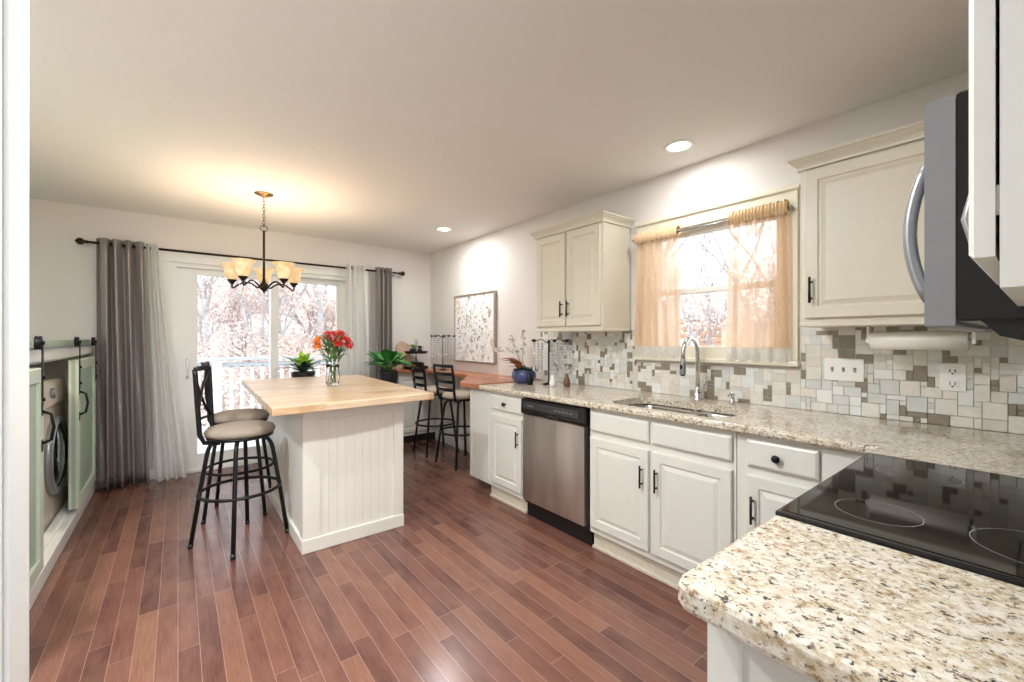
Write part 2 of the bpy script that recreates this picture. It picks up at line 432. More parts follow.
# sink window (double hung)
root = bpy.data.objects.new('window_1', None); C.objects.link(root); root.location = (XR, 1.36, WZ0); root['kind'] = 'structure'
m = MB(); rectframe(m, WY0, WY1, WZ0, WZ1, .035, XR, XR+.13, axis='x'); spart('window_frame', m, CREAMTRIM, root, root)
m = MB(); rectframe(m, WY0-.075, WY1+.065, WZ0-.02, WZ1+.055, .085, XR-.022, XR, axis='x')
m.box(XR-.034, XR, WY0-.085, WY1+.075, WZ1+.045, WZ1+.075, .006)
spart('casing', m, CREAMTRIM, root, root)
m = MB(); m.box(XR-.05, XR+.06, WY0-.085, WY1+.075, WZ0-.04, WZ0-.012, .006); spart('window_sill', m, CREAMTRIM, root, root)
for z0, z1, xx in ((WZ0+.03, 1.635, XR+.05), (1.60, WZ1-.03, XR+.085)):
    m = MB(); rectframe(m, WY0+.03, WY1-.03, z0, z1, .035, xx, xx+.03, axis='x'); p = spart('sash', m, TRIM, root, root)
    m = MB(); m.box(xx+.013, xx+.017, WY0+.06, WY1-.06, z0+.03, z1-.03); spart('pane', m, GLASS, p, root)
# recessed ceiling lights: first two real, the rest added unseen for fill
for i, (x_, y_, p_) in enumerate(RECESSED):
    lab = ['round recessed ceiling light near the sink window', 'round recessed ceiling light near the far corner of the room', 'added unseen fill light above the near end of the counter', 'added unseen fill light by the left doorway', 'added unseen fill light over the range', 'added unseen fill light in the passage'][i]
    t = thing('recessed_light', (x_, y_, CEIL), lab, 'ceiling light', 'recessed ceiling lights')
    m = MB(); m.lathe((x_, y_, CEIL), [(.062, .001), (.064, -.006), (.080, -.006), (.086, -.002), (.087, .001)], 32, cap=False)
    spart('trim_ring', m, WHITEP, t, t)
    m = MB(); m.lathe((x_, y_, CEIL), [(.0, -.003), (.062, -.003), (.063, 0)], 32, cap=False); spart('lens', m, LAMP, t, t)
    disc('recessed_lamp', (x_, y_, CEIL-.012), p_, SOFT, .12)

# ------------------------------------------------------------------ cabinets
DOORLOOPS = lambda T: [(0, 0), (0, T-.004), (.004, T), (.050, T), (.056, T-.007), (.062, T-.007), (.082, T-.001), (.084, T-.001)]
def pull(m, p, NN, length=.12, vert=True, out=.026):
    """black bar pull: p = centre on the face"""
    p, NN = Vector(p), Vector(NN); a = Vector((0, 0, 1)) if vert else Vector((0, 1, 0))
    h = length/2
    m.tube([p-a*h+NN*out, p+a*h+NN*out], .0055, 8)
    for s_ in (-1, 1): m.tube([p+a*s_*(h-.022)-NN*.001, p+a*s_*(h-.022)+NN*out], .0045, 8)
def knob(m, p, NN):
    ax = 'x' if abs(NN[0]) > .5 else 'y'; s_ = NN[0]+NN[1]
    m.lathe(p, [(.009, -.001*s_), (.006, .006*s_), (.007, .014*s_), (.015, .018*s_), (.017, .023*s_), (.012, .029*s_), (0, .031*s_)], 16, axis=ax)
NX = (-1, 0, 0)
def fdoor(name, root, O, w, h, m_, NN=NX, U=(0, -1, 0), T=.02, loops=None, hp=None, hk='pull', hl=.12):
    m = MB(); m.panel(O, U, (0, 0, 1), NN, w, h, loops or DOORLOOPS(T)); d = spart(name, m, m_, root, root)
    if hp is not None:
        q = Vector(O)+Vector(U)*hp[0]+Vector((0, 0, 1))*hp[1]+Vector(NN)*T
        mm = MB()
        if hk == 'pull': pull(mm, q, NN, hl)
        else: knob(mm, q, NN)
        spart('handle' if hk == 'pull' else 'knob', mm, BLACK, d, root)
    return d
DRAW = lambda T: [(0, 0), (0, T-.006), (.010, T), (.012, T)]
XC = 2.0
def basecab(y0, y1, label, group='white base cabinets', open_top=False):
    t = thing('base_cabinet', (XC+.3, (y0+y1)/2, 0), label, 'cabinet', group)
    m = MB(); m.box(XC, XR-.005, y0+.001, y1-.001, .11, .66 if open_top else .872)
    if open_top: m.box(XC, XC+.02, y0+.001, y1-.001, .66, .872); m.box(XC+.02, XR-.02, y0+.001, y0+.02, .66, .872); m.box(XC+.02, XR-.02, y1-.02, y1-.001, .66, .872)
    spart('body', m, CAB, t, t)
    m = MB(); m.box(XC+.035, XC+.05, y0+.001, min(y1, 2.86)-.001, .0, .11); spart('toe_board', m, TANTOE, t, t)
    m = MB(); m.box(XC+.020, XC+.035, y0+.001, min(y1, 2.86)-.001, 0, .022, .004); spart('shoe_molding', m, TANTOE, t, t)
    return t
# end cabinet
t = basecab(2.40, 3.13, 'white base cabinet with one drawer and door, left of the dishwasher')
m = MB(); m.panel((XC, 3.11, .13), (0, -1, 0), (0, 0, 1), NX, .27, .73, [(0, 0), (0, .005), (.002, .007), (.004, .007)]); m.box(XC-.014, XC, 3.085, 3.095, .13, .86, .003)
spart('side_filler', m, CAB, t, t)
fdoor('drawer', t, (XC, 2.785, .735), .375, .115, CAB, loops=DRAW(.02), hp=(.187, .057), hk='knob')
fdoor('door', t, (XC, 2.785, .15), .375, .545, CAB, hp=(.345, .40))
# sink cabinet
t = basecab(.885, 1.758, 'wide white double-door sink base cabinet under the steel sink', open_top=True)
for ya, yb, hx in ((1.745, 1.335, .375), (1.315, .90, .035)):
    fdoor('false_drawer_front', t, (XC, ya, .735), ya-yb, .115, CAB, loops=DRAW(.02))
    fdoor('door', t, (XC, ya, .15), ya-yb, .545, CAB, hp=(hx, .40))
# drawer cabinet at the corner
t = basecab(.385, .883, 'narrow white drawer and door cabinet beside the range corner')
fdoor('drawer', t, (XC, .835, .735), .27, .115, CAB, loops=DRAW(.02), hp=(.125, .057), hk='knob')
fdoor('door', t, (XC, .835, .15), .27, .545, CAB, hp=(.03, .40))
m = MB(); m.box(XC-.006, XC, .39, .55, .13, .868, .002); spart('corner_filler', m, CAB, t, t)

# dishwasher
t = thing('dishwasher', (XC+.3, 2.08, 0), 'stainless steel dishwasher with black control strip under the counter', 'dishwasher')
m = MB(); m.box(XC+.01, XR-.06, 1.765, 2.393, .10, .868); spart('body', m, BLKPLAS, t, t)
m = MB(); m.box(XC-.028, XC+.01, 1.785, 2.375, .13, .755, .006); spart('door', m, STAIN, t, t, label='brushed stainless door')
m = MB()
m.loft([[(XC+.01, y, .758), (XC-.030, y, .758), (XC-.038, y, .775), (XC-.034, y, .862), (XC+.01, y, .866)] for y in (1.775, 2.385)])
cp = spart('control_panel', m, BLKPLAS, t, t, label='black control strip')
m = MB(); m.box(XC-.040, XC-.034, 1.82, 2.36, .795, .845, .003); spart('face_strip', m, mat('charcoal_plastic', (.04, .042, .045), .3), cp, t)
for i in range(5):
    m = MB(); m.box(XC-.0425, XC-.039, 1.87+i*.036, 1.893+i*.036, .815, .822, .001); spart('button', m, GREYM, cp, t)
m = MB(); m.box(XC-.0425, XC-.039, 2.25, 2.31, .815, .823, .001); spart('badge', m, GREYM, cp, t)
m = MB(); m.box(XC-.046, XC-.03, 2.0, 2.12, .762, .778, .005); spart('latch', m, BLKPLAS, cp, t)
m = MB(); m.box(XC+.03, XC+.05, 1.77, 2.39, .0, .10); spart('kick_plate', m, BLKPLAS, t, t)

# countertops
SX0, SX1, SY0, SY1, SDIV = 2.03, 2.42, .965, 1.665, 1.275
def rrect(x0, x1, y0, y1, r, n=5):
    out = []
    for cx, cy, a0 in ((x1-r, y0+r, -PI/2), (x1-r, y1-r, 0), (x0+r, y1-r, PI/2), (x0+r, y0+r, PI)):
        for i in range(n+1):
            a = a0+PI/2*i/n; out.append((cx+r*math.cos(a), cy+r*math.sin(a)))
    return out
ZT = .914; ZB = .874; CF = 1.955
def slab_with_hole(outer_strips, holes): pass
m = MB()
# main slab built around the oval-cornered sink cut-out
hole = rrect(SX0, SX1, SY0, SY1, .10, 6)
def edge_y(ya, yb):   # rounded front nosing along y (faces -x)
    pr = [(CF+.02, ZB), (CF+.006, ZB+.003), (CF, ZB+.012), (CF, ZT-.012), (CF+.006, ZT-.003), (CF+.02, ZT)]
    m.loft([[(a, y, b) for a, b in pr] for y in (ya, yb)])
edge_y(.375, 2.93)
m.box(CF+.02, SX0-.0, .375, 2.93, ZB, ZT); m.box(SX1, XR-.001, .375, 2.93, ZB, ZT)
m.box(SX0, SX1, .375, SY0, ZB, ZT); m.box(SX0, SX1, SY1, 2.93, ZB, ZT)
# corner fillets of the cut-out
for cx, cy, sx, sy in ((SX0, SY0, 1, 1), (SX1, SY0, -1, 1), (SX0, SY1, 1, -1), (SX1, SY1, -1, -1)):
    R_ = .10; poly = [(cx, cy)]
    for i in range(7):
        a = PI/2*i/6; poly.append((cx+sx*(R_-R_*math.sin(a)), cy+sy*(R_-R_*math.cos(a))))
    pts = poly if sx*sy > 0 else poly[::-1]
    m.prism(pts, ZB, ZT)
# corner part and the strip right of the range
m.box(1.80, XR-.001, -.275, .375, ZB, ZT, 0)
tag(spart('granite_countertop', m, GRAN, None, None), 'long speckled granite countertop under the window with the sink cut-out', 'countertop', 'speckled granite countertops')
m = MB()
m.prism([(.605+.05, -.275), (1.028, -.275), (1.028, .373), (.642, .373), (.628, .368), (.619, .357), (.616, .34), (.614, -.275)][1:], ZB-.004, ZT, .010)
tag(spart('granite_countertop', m, GRAN, None, None), 'speckled granite counter in the foreground, left of the black cooktop', 'countertop', 'speckled granite countertops')
# base cabinet under the foreground granite
t = thing('base_cabinet', (.85, 0, 0), 'white base cabinet end under the foreground granite', 'cabinet', 'white base cabinets')
m = MB(); m.box(.700, 1.02, -.275, .340, 0, ZB-.005); spart('body', m, CAB, t, t)
m = MB(); rectframe(m, -.27, .352, .0, ZB-.006, .05, .690, .700, axis='x', bev=.003, wb=.12)
spart('end_panel', m, CAB, t, t)
fdoor('door', t, (.70, .340, .13), .31, .56, CAB, NN=(0, 1, 0), U=(1, 0, 0))
fdoor('drawer', t, (.70, .340, .73), .31, .12, CAB, NN=(0, 1, 0), U=(1, 0, 0), loops=DRAW(.02))

# sink
t = thing('kitchen_sink', ((SX0+SX1)/2, (SY0+SY1)/2, .70), 'stainless steel double bowl sink set under the granite', 'sink')
def bowl(y0, y1):
    m = MB(); m.smooth = True
    P = lambda d, z, r: [(a, b, z) for a, b in rrect(SX0-.008+d, SX1+.008-d, y0+d, y1-d, r, 4)]
    m.loft([P(-.012, ZB-.003, .075), P(0, ZB-.003, .07), P(.004, ZB-.02, .07), P(.012, .73, .06), P(.04, .712, .04), P(.045, .712, .04)], cap=False)
    m._f(m.ring(P(.045, .712, .04)))
    b = spart('bowl', m, STEEL, t, t)
    m = MB(); m.lathe(((SX0+SX1)/2, (y0+y1)/2, .713), [(.0, .0), (.02, .0), (.03, .003), (.042, .004), (.045, 0)], 20, cap=False); spart('drain', m, GREYM, b, t)
bowl(SDIV+.012, SY1+.006); bowl(SY0-.006, SDIV-.012)
m = MB(); m.box(SX0-.01, SX1+.01, SDIV-.013, SDIV+.013, .80, .866, .008); spart('divider', m, STEEL, t, t)
# faucet
t = thing('faucet', (2.545, 1.36, ZT), 'tall brushed steel gooseneck faucet behind the sink', 'faucet')
fx, fy = 2.545, 1.36
m = MB(); m.lathe((fx, fy, ZT), [(.0, 0), (.028, 0), (.028, .006), (.022, .012), (.020, .07), (.017, .085), (.0, .085)], 20); spart('base', m, STEEL, t, t)
pts = [(fx, fy, ZT+.08), (fx, fy, ZT+.30)]
for i in range(1, 13):
    a = PI*i/12; pts.append((fx-.075+.075*math.cos(a), fy+.01*i/12, ZT+.30+.085*math.sin(a)))
pts.append((fx-.152, fy+.01, ZT+.25))
m = MB(); m.tube(pts, .0125, 12); spart('neck', m, STEEL, t, t)
m = MB(); m.tube([(fx-.152, fy+.01, ZT+.26), (fx-.153, fy+.01, ZT+.24), (fx-.156, fy+.01, ZT+.175), (fx-.157, fy+.01, ZT+.165)], [.014, .017, .019, .015], 14); sh = spart('spray_head', m, GREYM, t, t)
m = MB(); m.lathe((fx-.157, fy+.01, ZT+.158), [(.012, 0), (.014, .008), (0, .009)], 14); spart('nozzle', m, BLKPLAS, sh, t)
m = MB(); m.box(fx-.178, fx-.170, fy+.004, fy+.016, ZT+.20, ZT+.225, .003); spart('spray_button', m, BLKPLAS, sh, t)
m = MB(); m.tube([(fx-.01, fy-.015, ZT+.055), (fx-.015, fy-.04, ZT+.065), (fx-.02, fy-.055, ZT+.10), (fx-.03, fy-.07, ZT+.15)], [.011, .010, .008, .006], 10); spart('lever_handle', m, STEEL, t, t)
t = thing('soap_dispenser', (2.56, 1.155, ZT), 'small steel soap dispenser right of the faucet', 'soap dispenser')
m = MB(); m.lathe((2.56, 1.155, ZT), [(0, 0), (.020, 0), (.019, .012), (.012, .02), (.009, .045), (.013, .05), (.012, .062), (0, .064)], 16); spart('base', m, STEEL, t, t)
m = MB(); m.tube([(2.56, 1.155, ZT+.055), (2.53, 1.155, ZT+.062), (2.505, 1.155, ZT+.052)], .006, 8); spart('spout', m, STEEL, t, t)

# wood bar top (extends the counter, narrows to a wall ledge, turns along the far wall)
m = MB()
m.prism([(CF-.02, 2.932), (XR-.001, 2.932), (XR-.001, YF-.002), (2.07, YF-.002), (2.07, 4.86), (2.37, 4.86), (2.37, 3.74), (CF-.02, 3.19)], .882, .922, .004)
tag(spart('wooden_bar_top', m, BARWOOD, None, None), 'orange-brown wooden bar top running along the right wall to the far corner', 'bar top')
# low cabinet in the far corner and the panelled front along the right wall
t = thing('corner_cabinet', (2.4, 5.0, 0), 'cream panelled low cabinet under the wooden bar in the far corner', 'cabinet')
m = MB(); m.box(2.10, XR-.02, 4.91, YF-.016, .1, .881); spart('body', m, ISL, t, t)
for a, b in ((2.105, 2.37), (2.375, 2.63)):
    fdoor('panel', t, (a, 4.91, .14), b-a, .70, ISL, NN=(0, -1, 0), U=(1, 0, 0), T=.016)
m = MB(); m.box(2.12, XR-.02, 4.95, 4.97, 0, .1); spart('toe_board', m, DARKTOE, t, t)
t = thing('ledge_panel', (2.5, 4.0, 0), 'cream panelled front under the wall ledge behind the bar stools', 'wall panel')
m = MB(); m.box(2.618, XR-.001, 3.15, 4.905, .1, .881); spart('body', m, ISL, t, t)
for i in range(3):
    y1 = 4.88-i*.575
    fdoor('panel', t, (2.618, y1, .14), .56, .70, ISL, T=.014)
m = MB(); m.box(2.603, XR-.015, 3.15, 4.905, 0, .1, .004); spart('plinth', m, TRIM, t, t)

# ------------------------------------------------------------------ backsplash mosaic
TL = [mat('cream_stone_tile', srgb(226, 222, 212), .35, vary=.06, scale=40), mat('white_glass_tile', srgb(230, 232, 228), .12, vary=.03), mat('beige_tile', srgb(216, 210, 198), .35, vary=.06, scale=40),
      mat('taupe_metal_tile', srgb(142, 132, 116), .3, 0, vary=.1, scale=60), mat('pale_grey_tile', srgb(212, 214, 210), .2, vary=.05), mat('tile_grout', srgb(200, 196, 188), .9, vary=.02)]
def mosaic(m, u0, u1, z0, z1, place, skip=None, seed=3):
    rnd = random.Random(seed); U_ = .0235
    nu = int((u1-u0)/U_)+1; nz = int((z1-z0)/U_)+1
    occ = [[False]*nz for _ in range(nu)]
    sizes = [(3, 3, .14), (3, 2, .20), (2, 2, .18), (2, 3, .14), (1, 2, .09), (2, 1, .10), (1, 1, .10), (3, 1, .05)]
    for j in range(nz):
        for i in range(nu):
            if occ[i][j]: continue
            order = [s_ for s_ in sizes]; r = rnd.random(); k = 0; acc = 0
            cands = [q for q in sizes if i+q[0] <= nu and j+q[1] <= nz and all(not occ[i+a][j+b] for a in range(q[0]) for b in range(q[1]))]
            tot = sum(q[2] for q in cands) or 1; r *= tot
            ch = (1, 1, 0)
            for q in cands:
                acc += q[2]
                if r <= acc: ch = q; break
            for a in range(ch[0]):
                for b in range(ch[1]): occ[i+a][j+b] = True
            ar = ch[0]*ch[1]
            pt = .40 if ar <= 2 else (.24 if ar <= 4 else .10)
            if rnd.random() < pt: mi = 3
            else: mi = rnd.choice([0, 1, 1, 2, 4, 0, 4])
            a0, a1 = u0+i*U_, min(u0+(i+ch[0])*U_, u1); b0, b1 = z0+j*U_, min(z0+(j+ch[1])*U_, z1)
            if a1-a0 < .004 or b1-b0 < .004: continue
            if skip and skip(a0, a1, b0, b1): continue
            m.mi = mi; g_ = .0009
            place(a0+g_, a1-g_, b0+g_, b1-g_, .0065)
    m.mi = 5
m = MB()
def plx(a0, a1, b0, b1, t_): m.panel((XR-.001, a1, b0), (0, -1, 0), (0, 0, 1), NX, a1-a0, b1-b0, [(0, 0), (0, t_-.0008), (.0008, t_)])  if False else m.loft([[(XR-d, a0+i, b0+i), (XR-d, a1-i, b0+i), (XR-d, a1-i, b1-i), (XR-d, a0+i, b1-i)] for i, d in ((0, .001), (0, t_-.0008), (.0008, t_))])
sk = lambda a0, a1, b0, b1: (a1 > WY0-.085 and a0 < WY1+.075 and b1 > WZ0-.04)
mosaic(m, -.27, 2.93, ZT+.001, 1.362, plx, sk)
m.box(XR-.005, XR-.0005, -.27, 2.93, ZT+.001, WZ0-.045); m.box(XR-.005, XR-.0005, -.27, WY0-.09, ZT+.001, 1.362); m.box(XR-.005, XR-.0005, WY1+.08, 2.93, ZT+.001, 1.362)
struct('wall_tile', m, TL)
m = MB()
def ply(a0, a1, b0, b1, t_): m.loft([[(a0+i, -.28+d, b0+i), (a1-i, -.28+d, b0+i), (a1-i, -.28+d, b1-i), (a0+i, -.28+d, b1-i)] for i, d in ((0, .001), (0, t_-.0008), (.0008, t_))])
mosaic(m, .67, 2.63, ZT+.001, 1.31, ply, None, 8)
m.box(.67, 2.63, -.2795, -.275, ZT+.001, 1.31)
struct('wall_tile', m, TL)

# switch plate and outlet
t = thing('light_switch', (XR-.008, .647, 1.14), 'white triple toggle switch plate on the mosaic backsplash', 'switch')
m = MB(); m.box(XR-.0135, XR-.007, .565, .727, 1.083, 1.197, .003); spart('plate', m, WHITEP, t, t)
for i in range(3):
    yy = .600+i*.046
    m = MB(); m.box(XR-.015, XR-.013, yy-.006, yy+.006, 1.128, 1.152, .0005); m.tube([(XR-.014, yy, 1.142), (XR-.024, yy, 1.148)], .004, 8); spart('toggle', m, mat('ivory_plastic', srgb(170, 160, 146), .4), t, t)
t = thing('power_outlet', (XR-.008, .261, 1.13), 'white duplex power outlet below the paper towel roll', 'outlet')
m = MB(); m.box(XR-.0135, XR-.007, .222, .302, 1.068, 1.19, .003); spart('plate', m, WHITEP, t, t)
for zz in (1.10, 1.155):
    m = MB(); m.box(XR-.016, XR-.0133, .243, .281, zz-.018, zz+.018, .004); s_ = spart('socket', m, WHITEP, t, t)
    m = MB(); m.box(XR-.0168, XR-.0157, .253, .2555, zz-.005, zz+.009); m.box(XR-.0168, XR-.0157, .2685, .271, zz-.005, zz+.009); m.box(XR-.0168, XR-.0157, .259, .265, zz-.013, zz-.008); spart('slots', m, BLKPLAS, s_, t)

# ------------------------------------------------------------------ wall cabinets
def crown(m, x0, y0, y1, zt, sides=(True, True), back=XR-.002):
    pr = [(0, -.012), (.010, -.012), (.010, .0), (.016, .012), (.030, .026), (.036, .034), (.042, .036), (.042, .046), (0, .046)]
    rs = []
    for o, dz in pr:
        a = y0-(o if sides[0] else 0); b = y1+(o if sides[1] else 0)
        rs.append([(back, a, zt+dz), (x0-o, a, zt+dz), (x0-o, b, zt+dz), (back, b, zt+dz)])
    m.loft(rs)
XU = 2.335
t = thing('wall_cabinet', (2.49, 2.29, 1.355), 'cream two-door wall cabinet between the painting and the window', 'wall cabinet', 'cream wall cabinets')
m = MB(); m.box(XU, XR-.008, 1.935, 2.635, 1.365, 2.125); spart('body', m, UCAB, t, t)
m = MB(); m.box(XU-.004, XR-.008, 1.93, 2.64, 1.352, 1.372, .004); spart('bottom_rail', m, UCAB, t, t)
fdoor('door', t, (XU, 2.615, 1.392), .325, .715, UCAB, hp=(.298, .13))
fdoor('door', t, (XU, 2.275, 1.392), .325, .715, UCAB, hp=(.027, .13))
m = MB(); crown(m, XU-.004, 1.935, 2.635, 2.13); spart('crown_molding', m, UCAB, t, t)
t = thing('wall_cabinet', (2.49, .4, 1.355), 'cream single-door wall cabinet right of the window above the paper towels', 'wall cabinet', 'cream wall cabinets')
m = MB(); m.box(XU, XR-.008, .075, .738, 1.365, 2.10); spart('body', m, UCAB, t, t)
m = MB(); m.box(XU-.004, XR-.008, .075, .742, 1.352, 1.372, .004); spart('bottom_rail', m, UCAB, t, t)
fdoor('door', t, (XU, .715, 1.392), .58, .69, UCAB, hp=(.027, .13))
m = MB(); crown(m, XU-.004, .075, .738, 2.105, (False, True)); spart('crown_molding', m, UCAB, t, t)
t = thing('wall_cabinet', (2.22, -.1, 1.355), 'cream corner wall cabinet right of the microwave', 'wall cabinet', 'cream wall cabinets')
m = MB(); m.box(1.80, XR-.008, -.272, .07, 1.355, 2.15); spart('body', m, UCAB, t, t)
fdoor('door', t, (1.82, .05, 1.38), .47, .74, UCAB, NN=(0, 1, 0), U=(1, 0, 0)) if False else None
t = thing('wall_cabinet', (1.41, -.1, 1.72), 'cream short wall cabinet above the microwave', 'wall cabinet', 'cream wall cabinets')
m = MB(); m.box(1.035, 1.795, -.272, .03, 1.722, 2.15); spart('body', m, UCAB, t, t)
fdoor('door', t, (1.05, .03, 1.735), .36, .40, UCAB, NN=(0, 1, 0), U=(1, 0, 0)); fdoor('door', t, (1.42, .03, 1.735), .36, .40, UCAB, NN=(0, 1, 0), U=(1, 0, 0))
t = thing('wall_cabinet', (.83, -.1, 1.345), 'white wall cabinet in the near right foreground beside the microwave', 'wall cabinet', 'cream wall cabinets')
m = MB(); m.box(.64, 1.028, -.272, .031, 1.346, 2.15); spart('body', m, CAB, t, t)
m = MB(); m.panel((.642, .034, 1.378), (1, 0, 0), (0, 0, 1), (0, 1, 0), .382, .765, DOORLOOPS(.0185)); d = spart('door', m, CAB, t, t)
m = MB(); m.tube([(.93, .055, 1.415), (.93, .068, 1.43), (.93, .078, 1.475), (.93, .068, 1.52), (.93, .055, 1.535)], .006, 8); spart('handle', m, GREYM, d, t, label='silver arched handle')
for zz in (1.42, 2.0):
    m = MB(); m.box(.648, .66, .031, .034, zz, zz+.03); spart('hinge', m, STEEL, d, t)

# microwave over the range
t = thing('microwave', (1.41, -.07, 1.31), 'black and stainless over-the-range microwave with curved handle', 'microwave')
m = MB(); m.box(1.033, 1.795, -.272, .098, 1.325, 1.712, .004); b_ = spart('body', m, BLKPLAS, t, t)
m = MB(); m.loft([[(x_, -.26, 1.33), (x_, .075, 1.33), (x_, .05, 1.300), (x_, -.02, 1.278), (x_, -.24, 1.270)] for x_ in (1.04, 1.79)]); spart('underside_vent', m, BLKPLAS, b_, t)
m = MB(); m.box(1.031, 1.60, .099, .137, 1.314, 1.71, .004); d = spart('door', m, GREYM, t, t, label='stainless door seen edge-on')
m = MB(); m.box(1.602, 1.797, .099, .137, 1.314, 1.71, .004); spart('control_panel', m, BLKPLAS, t, t)
m = MB(); m.box(1.12, 1.56, .1365, .1385, 1.37, 1.65); spart('door_glass', m, COOKM, d, t)
m = MB(); hp = []
for i in range(13):
    a = PI*i/12; hp.append((1.065, .134+.027*math.sin(a)**.8 if 0 < i < 12 else .134, 1.365+.245*i/12))
m.tube(hp, .010, 10); spart('handle', m, GREYM, d, t)

# range with ceramic cooktop
t = thing('kitchen_range', (1.41, .05, 0), 'slide-in range with black ceramic glass cooktop and faint burner rings', 'range')
m = MB(); m.box(1.036, 1.792, -.27, .33, .03, .885); spart('body', m, STAIN, t, t)
m = MB(); m.box(1.045, 1.785, .33, .365, .16, .76, .006); d = spart('oven_door', m, BLKPLAS, t, t)
m = MB(); m.tube([(1.10, .365, .70), (1.10, .40, .70), (1.73, .40, .70), (1.73, .365, .70)], .011, 10); spart('oven_handle', m, STEEL, d, t)
m = MB(); m.box(1.036, 1.792, .33, .37, .775, .885, .006); spart('control_panel', m, BLKPLAS, t, t)
m = MB(); m.prism([(1.029, -.274), (1.799, -.274), (1.799, .373), (1.029, .373)], .905, .9195, .003)
ct = spart('cooktop', m, BLKPLAS, t, t)
m = MB(); m.box(1.043, 1.785, -.262, .366, .919, .9206); gt = spart('cooktop_glass', m, COOKM, ct, t)
def ringm(cx, cy, r):
    m = MB(); n = 48
    R = [m.ring([(cx+q*math.cos(2*PI*k/n), cy+q*math.sin(2*PI*k/n), .9208) for k in range(n)]) for q in (r, r+.0018)]
    for k in range(n): m._f((R[0][k], R[0][(k+1) % n], R[1][(k+1) % n], R[1][k]))
    return m
for cx, cy, r in ((1.19, .232, .072), (1.60, .225, .085), (1.20, .0, .095), (1.60, -.04, .075)):
    spart('burner_ring', ringm(cx, cy, r), RING, ct, t)

# paper towel roll under the cabinet
t = thing('paper_towel_holder', (2.50, .35, 1.29), 'white paper towel roll hanging under the cream wall cabinet', 'paper towels')
m = MB(); m.lathe((2.46, .20, 1.288), [(.012, 0), (.040, 0), (.040, .30), (.012, .30)], 28, axis='y'); spart('paper_roll', m, PAPER, t, t)
m = MB(); m.tube([(2.46, .18, 1.288), (2.46, .52, 1.288)], .009, 8)
for yy in (.185, .508): m.box(2.44, 2.48, yy-.005, yy+.005, 1.275, 1.352, .003)
spart('bracket', m, WHITEP, t, t)

# ------------------------------------------------------------------ cafe curtains on the sink window
def drape(name, rng, top, bot, wave, amp, m_, parent, root, axis='y', base=0, n=90, rows=14, ampt=None, flare=None, th=.0018, phase=0, seed=0):
    """cloth hanging: rng(f)->(coordinate span) ; real folds"""
    rnd = random.Random(seed); ph = [rnd.uniform(0, 6.28) for _ in range(4)]
    m = MB(); m.smooth = True
    grid = []
    for j in range(rows+1):
        f = j/rows; z = top+(bot-top)*f
        a0, a1 = rng(f); A = (ampt if ampt is not None else amp)*(1-f)+amp*f
        row = []
        for i in range(n+1):
            u = i/n
            d = A*(math.sin(2*PI*wave*u+phase+.35*math.sin(3*f+ph[0]))+.35*math.sin(2*PI*wave*1.7*u+ph[1]+f*1.2)) 
            s_ = a0+(a1-a0)*(u+.012*math.sin(2*PI*wave*u+ph[2]+2*f))
            row.append((base+d, s_, z) if axis == 'y' else (s_, base+d, z))
        grid.append(row)
    R = [m.ring(r) for r in grid]
    for a, b in zip(R, R[1:]):
        for i in range(n): m._f((a[i], a[i+1], b[i+1], b[i]))
    o = spart(name, m, m_, parent, root)
    if m_ in (SILK,): so = o.modifiers.new('thick', 'SOLIDIFY'); so.thickness = th; so.offset = 0
    return o
t = thing('curtain_rod', (2.59, 1.36, 2.0), 'thin silver tension rod across the sink window', 'curtain rod')
m = MB(); m.tube([(2.592, .862, 2.005), (2.592, 1.868, 2.005)], .006, 8); spart('rod', m, GREYM, t, t)
for yy in (.865, 1.865):
    m = MB(); m.box(2.585, XR-.02, yy-.005, yy+.005, 1.997, 2.013, .002); m.lathe((2.592, yy, 2.005), [(0, -.01), (.012, -.006), (.012, .006), (0, .01)], 12, axis='y')
    spart('bracket', m, GREYM, t, t)
for (a0, a1, b0, b1, lab, sd) in ((1.515, 1.845, 1.50, 1.86, 'peach sheer cafe curtain on the left half of the sink window', 1), (.875, 1.185, .865, 1.205, 'peach sheer cafe curtain on the right half of the sink window', 2)):
    t = thing('cafe_curtain', (2.592, (a0+a1)/2, 1.17), lab, 'curtain', 'peach cafe curtains')
    drape('curtain_cloth', lambda f: (a0+(b0-a0)*f, a1+(b1-a1)*f), 1.985, 1.245, 5, .016, PEACH, t, t, base=2.592, ampt=.010, seed=sd)
    drape('lace_hem', lambda f: (b0, b1), 1.245, 1.168, 5, .016, LACE, t, t, base=2.592, rows=3, seed=sd)
    m = MB(); m.smooth = True; n = 120; rows = []
    for j, (z, rr) in enumerate(((1.975, .010), (1.99, .016), (2.005, .018), (2.02, .016), (2.035, .012), (2.05, .006))):
        rows.append([(2.592-rr*(1.15+.5*math.sin(2*PI*17*i/n+sd)), a0+(a1-a0)*i/n, z+.004*math.sin(2*PI*9*i/n+j)) for i in range(n+1)])
    for j, (z, rr) in enumerate(((2.035, .012), (2.02, .016), (2.005, .018), (1.99, .016), (1.975, .010))):
        rows.append([(2.592+rr*(.95+.4*math.sin(2*PI*17*i/n+sd)), a0+(a1-a0)*i/n, z) for i in range(n+1)])
    R = [m.ring(r) for r in rows]
    for a, b in zip(R, R[1:]):
        for i in range(n): m._f((a[i], a[i+1], b[i+1], b[i]))
    spart('rod_pocket', m, fabric('gathered_gold_fabric%d' % sd, srgb(224, 196, 156)), t, t, label='gathered golden rod pocket')

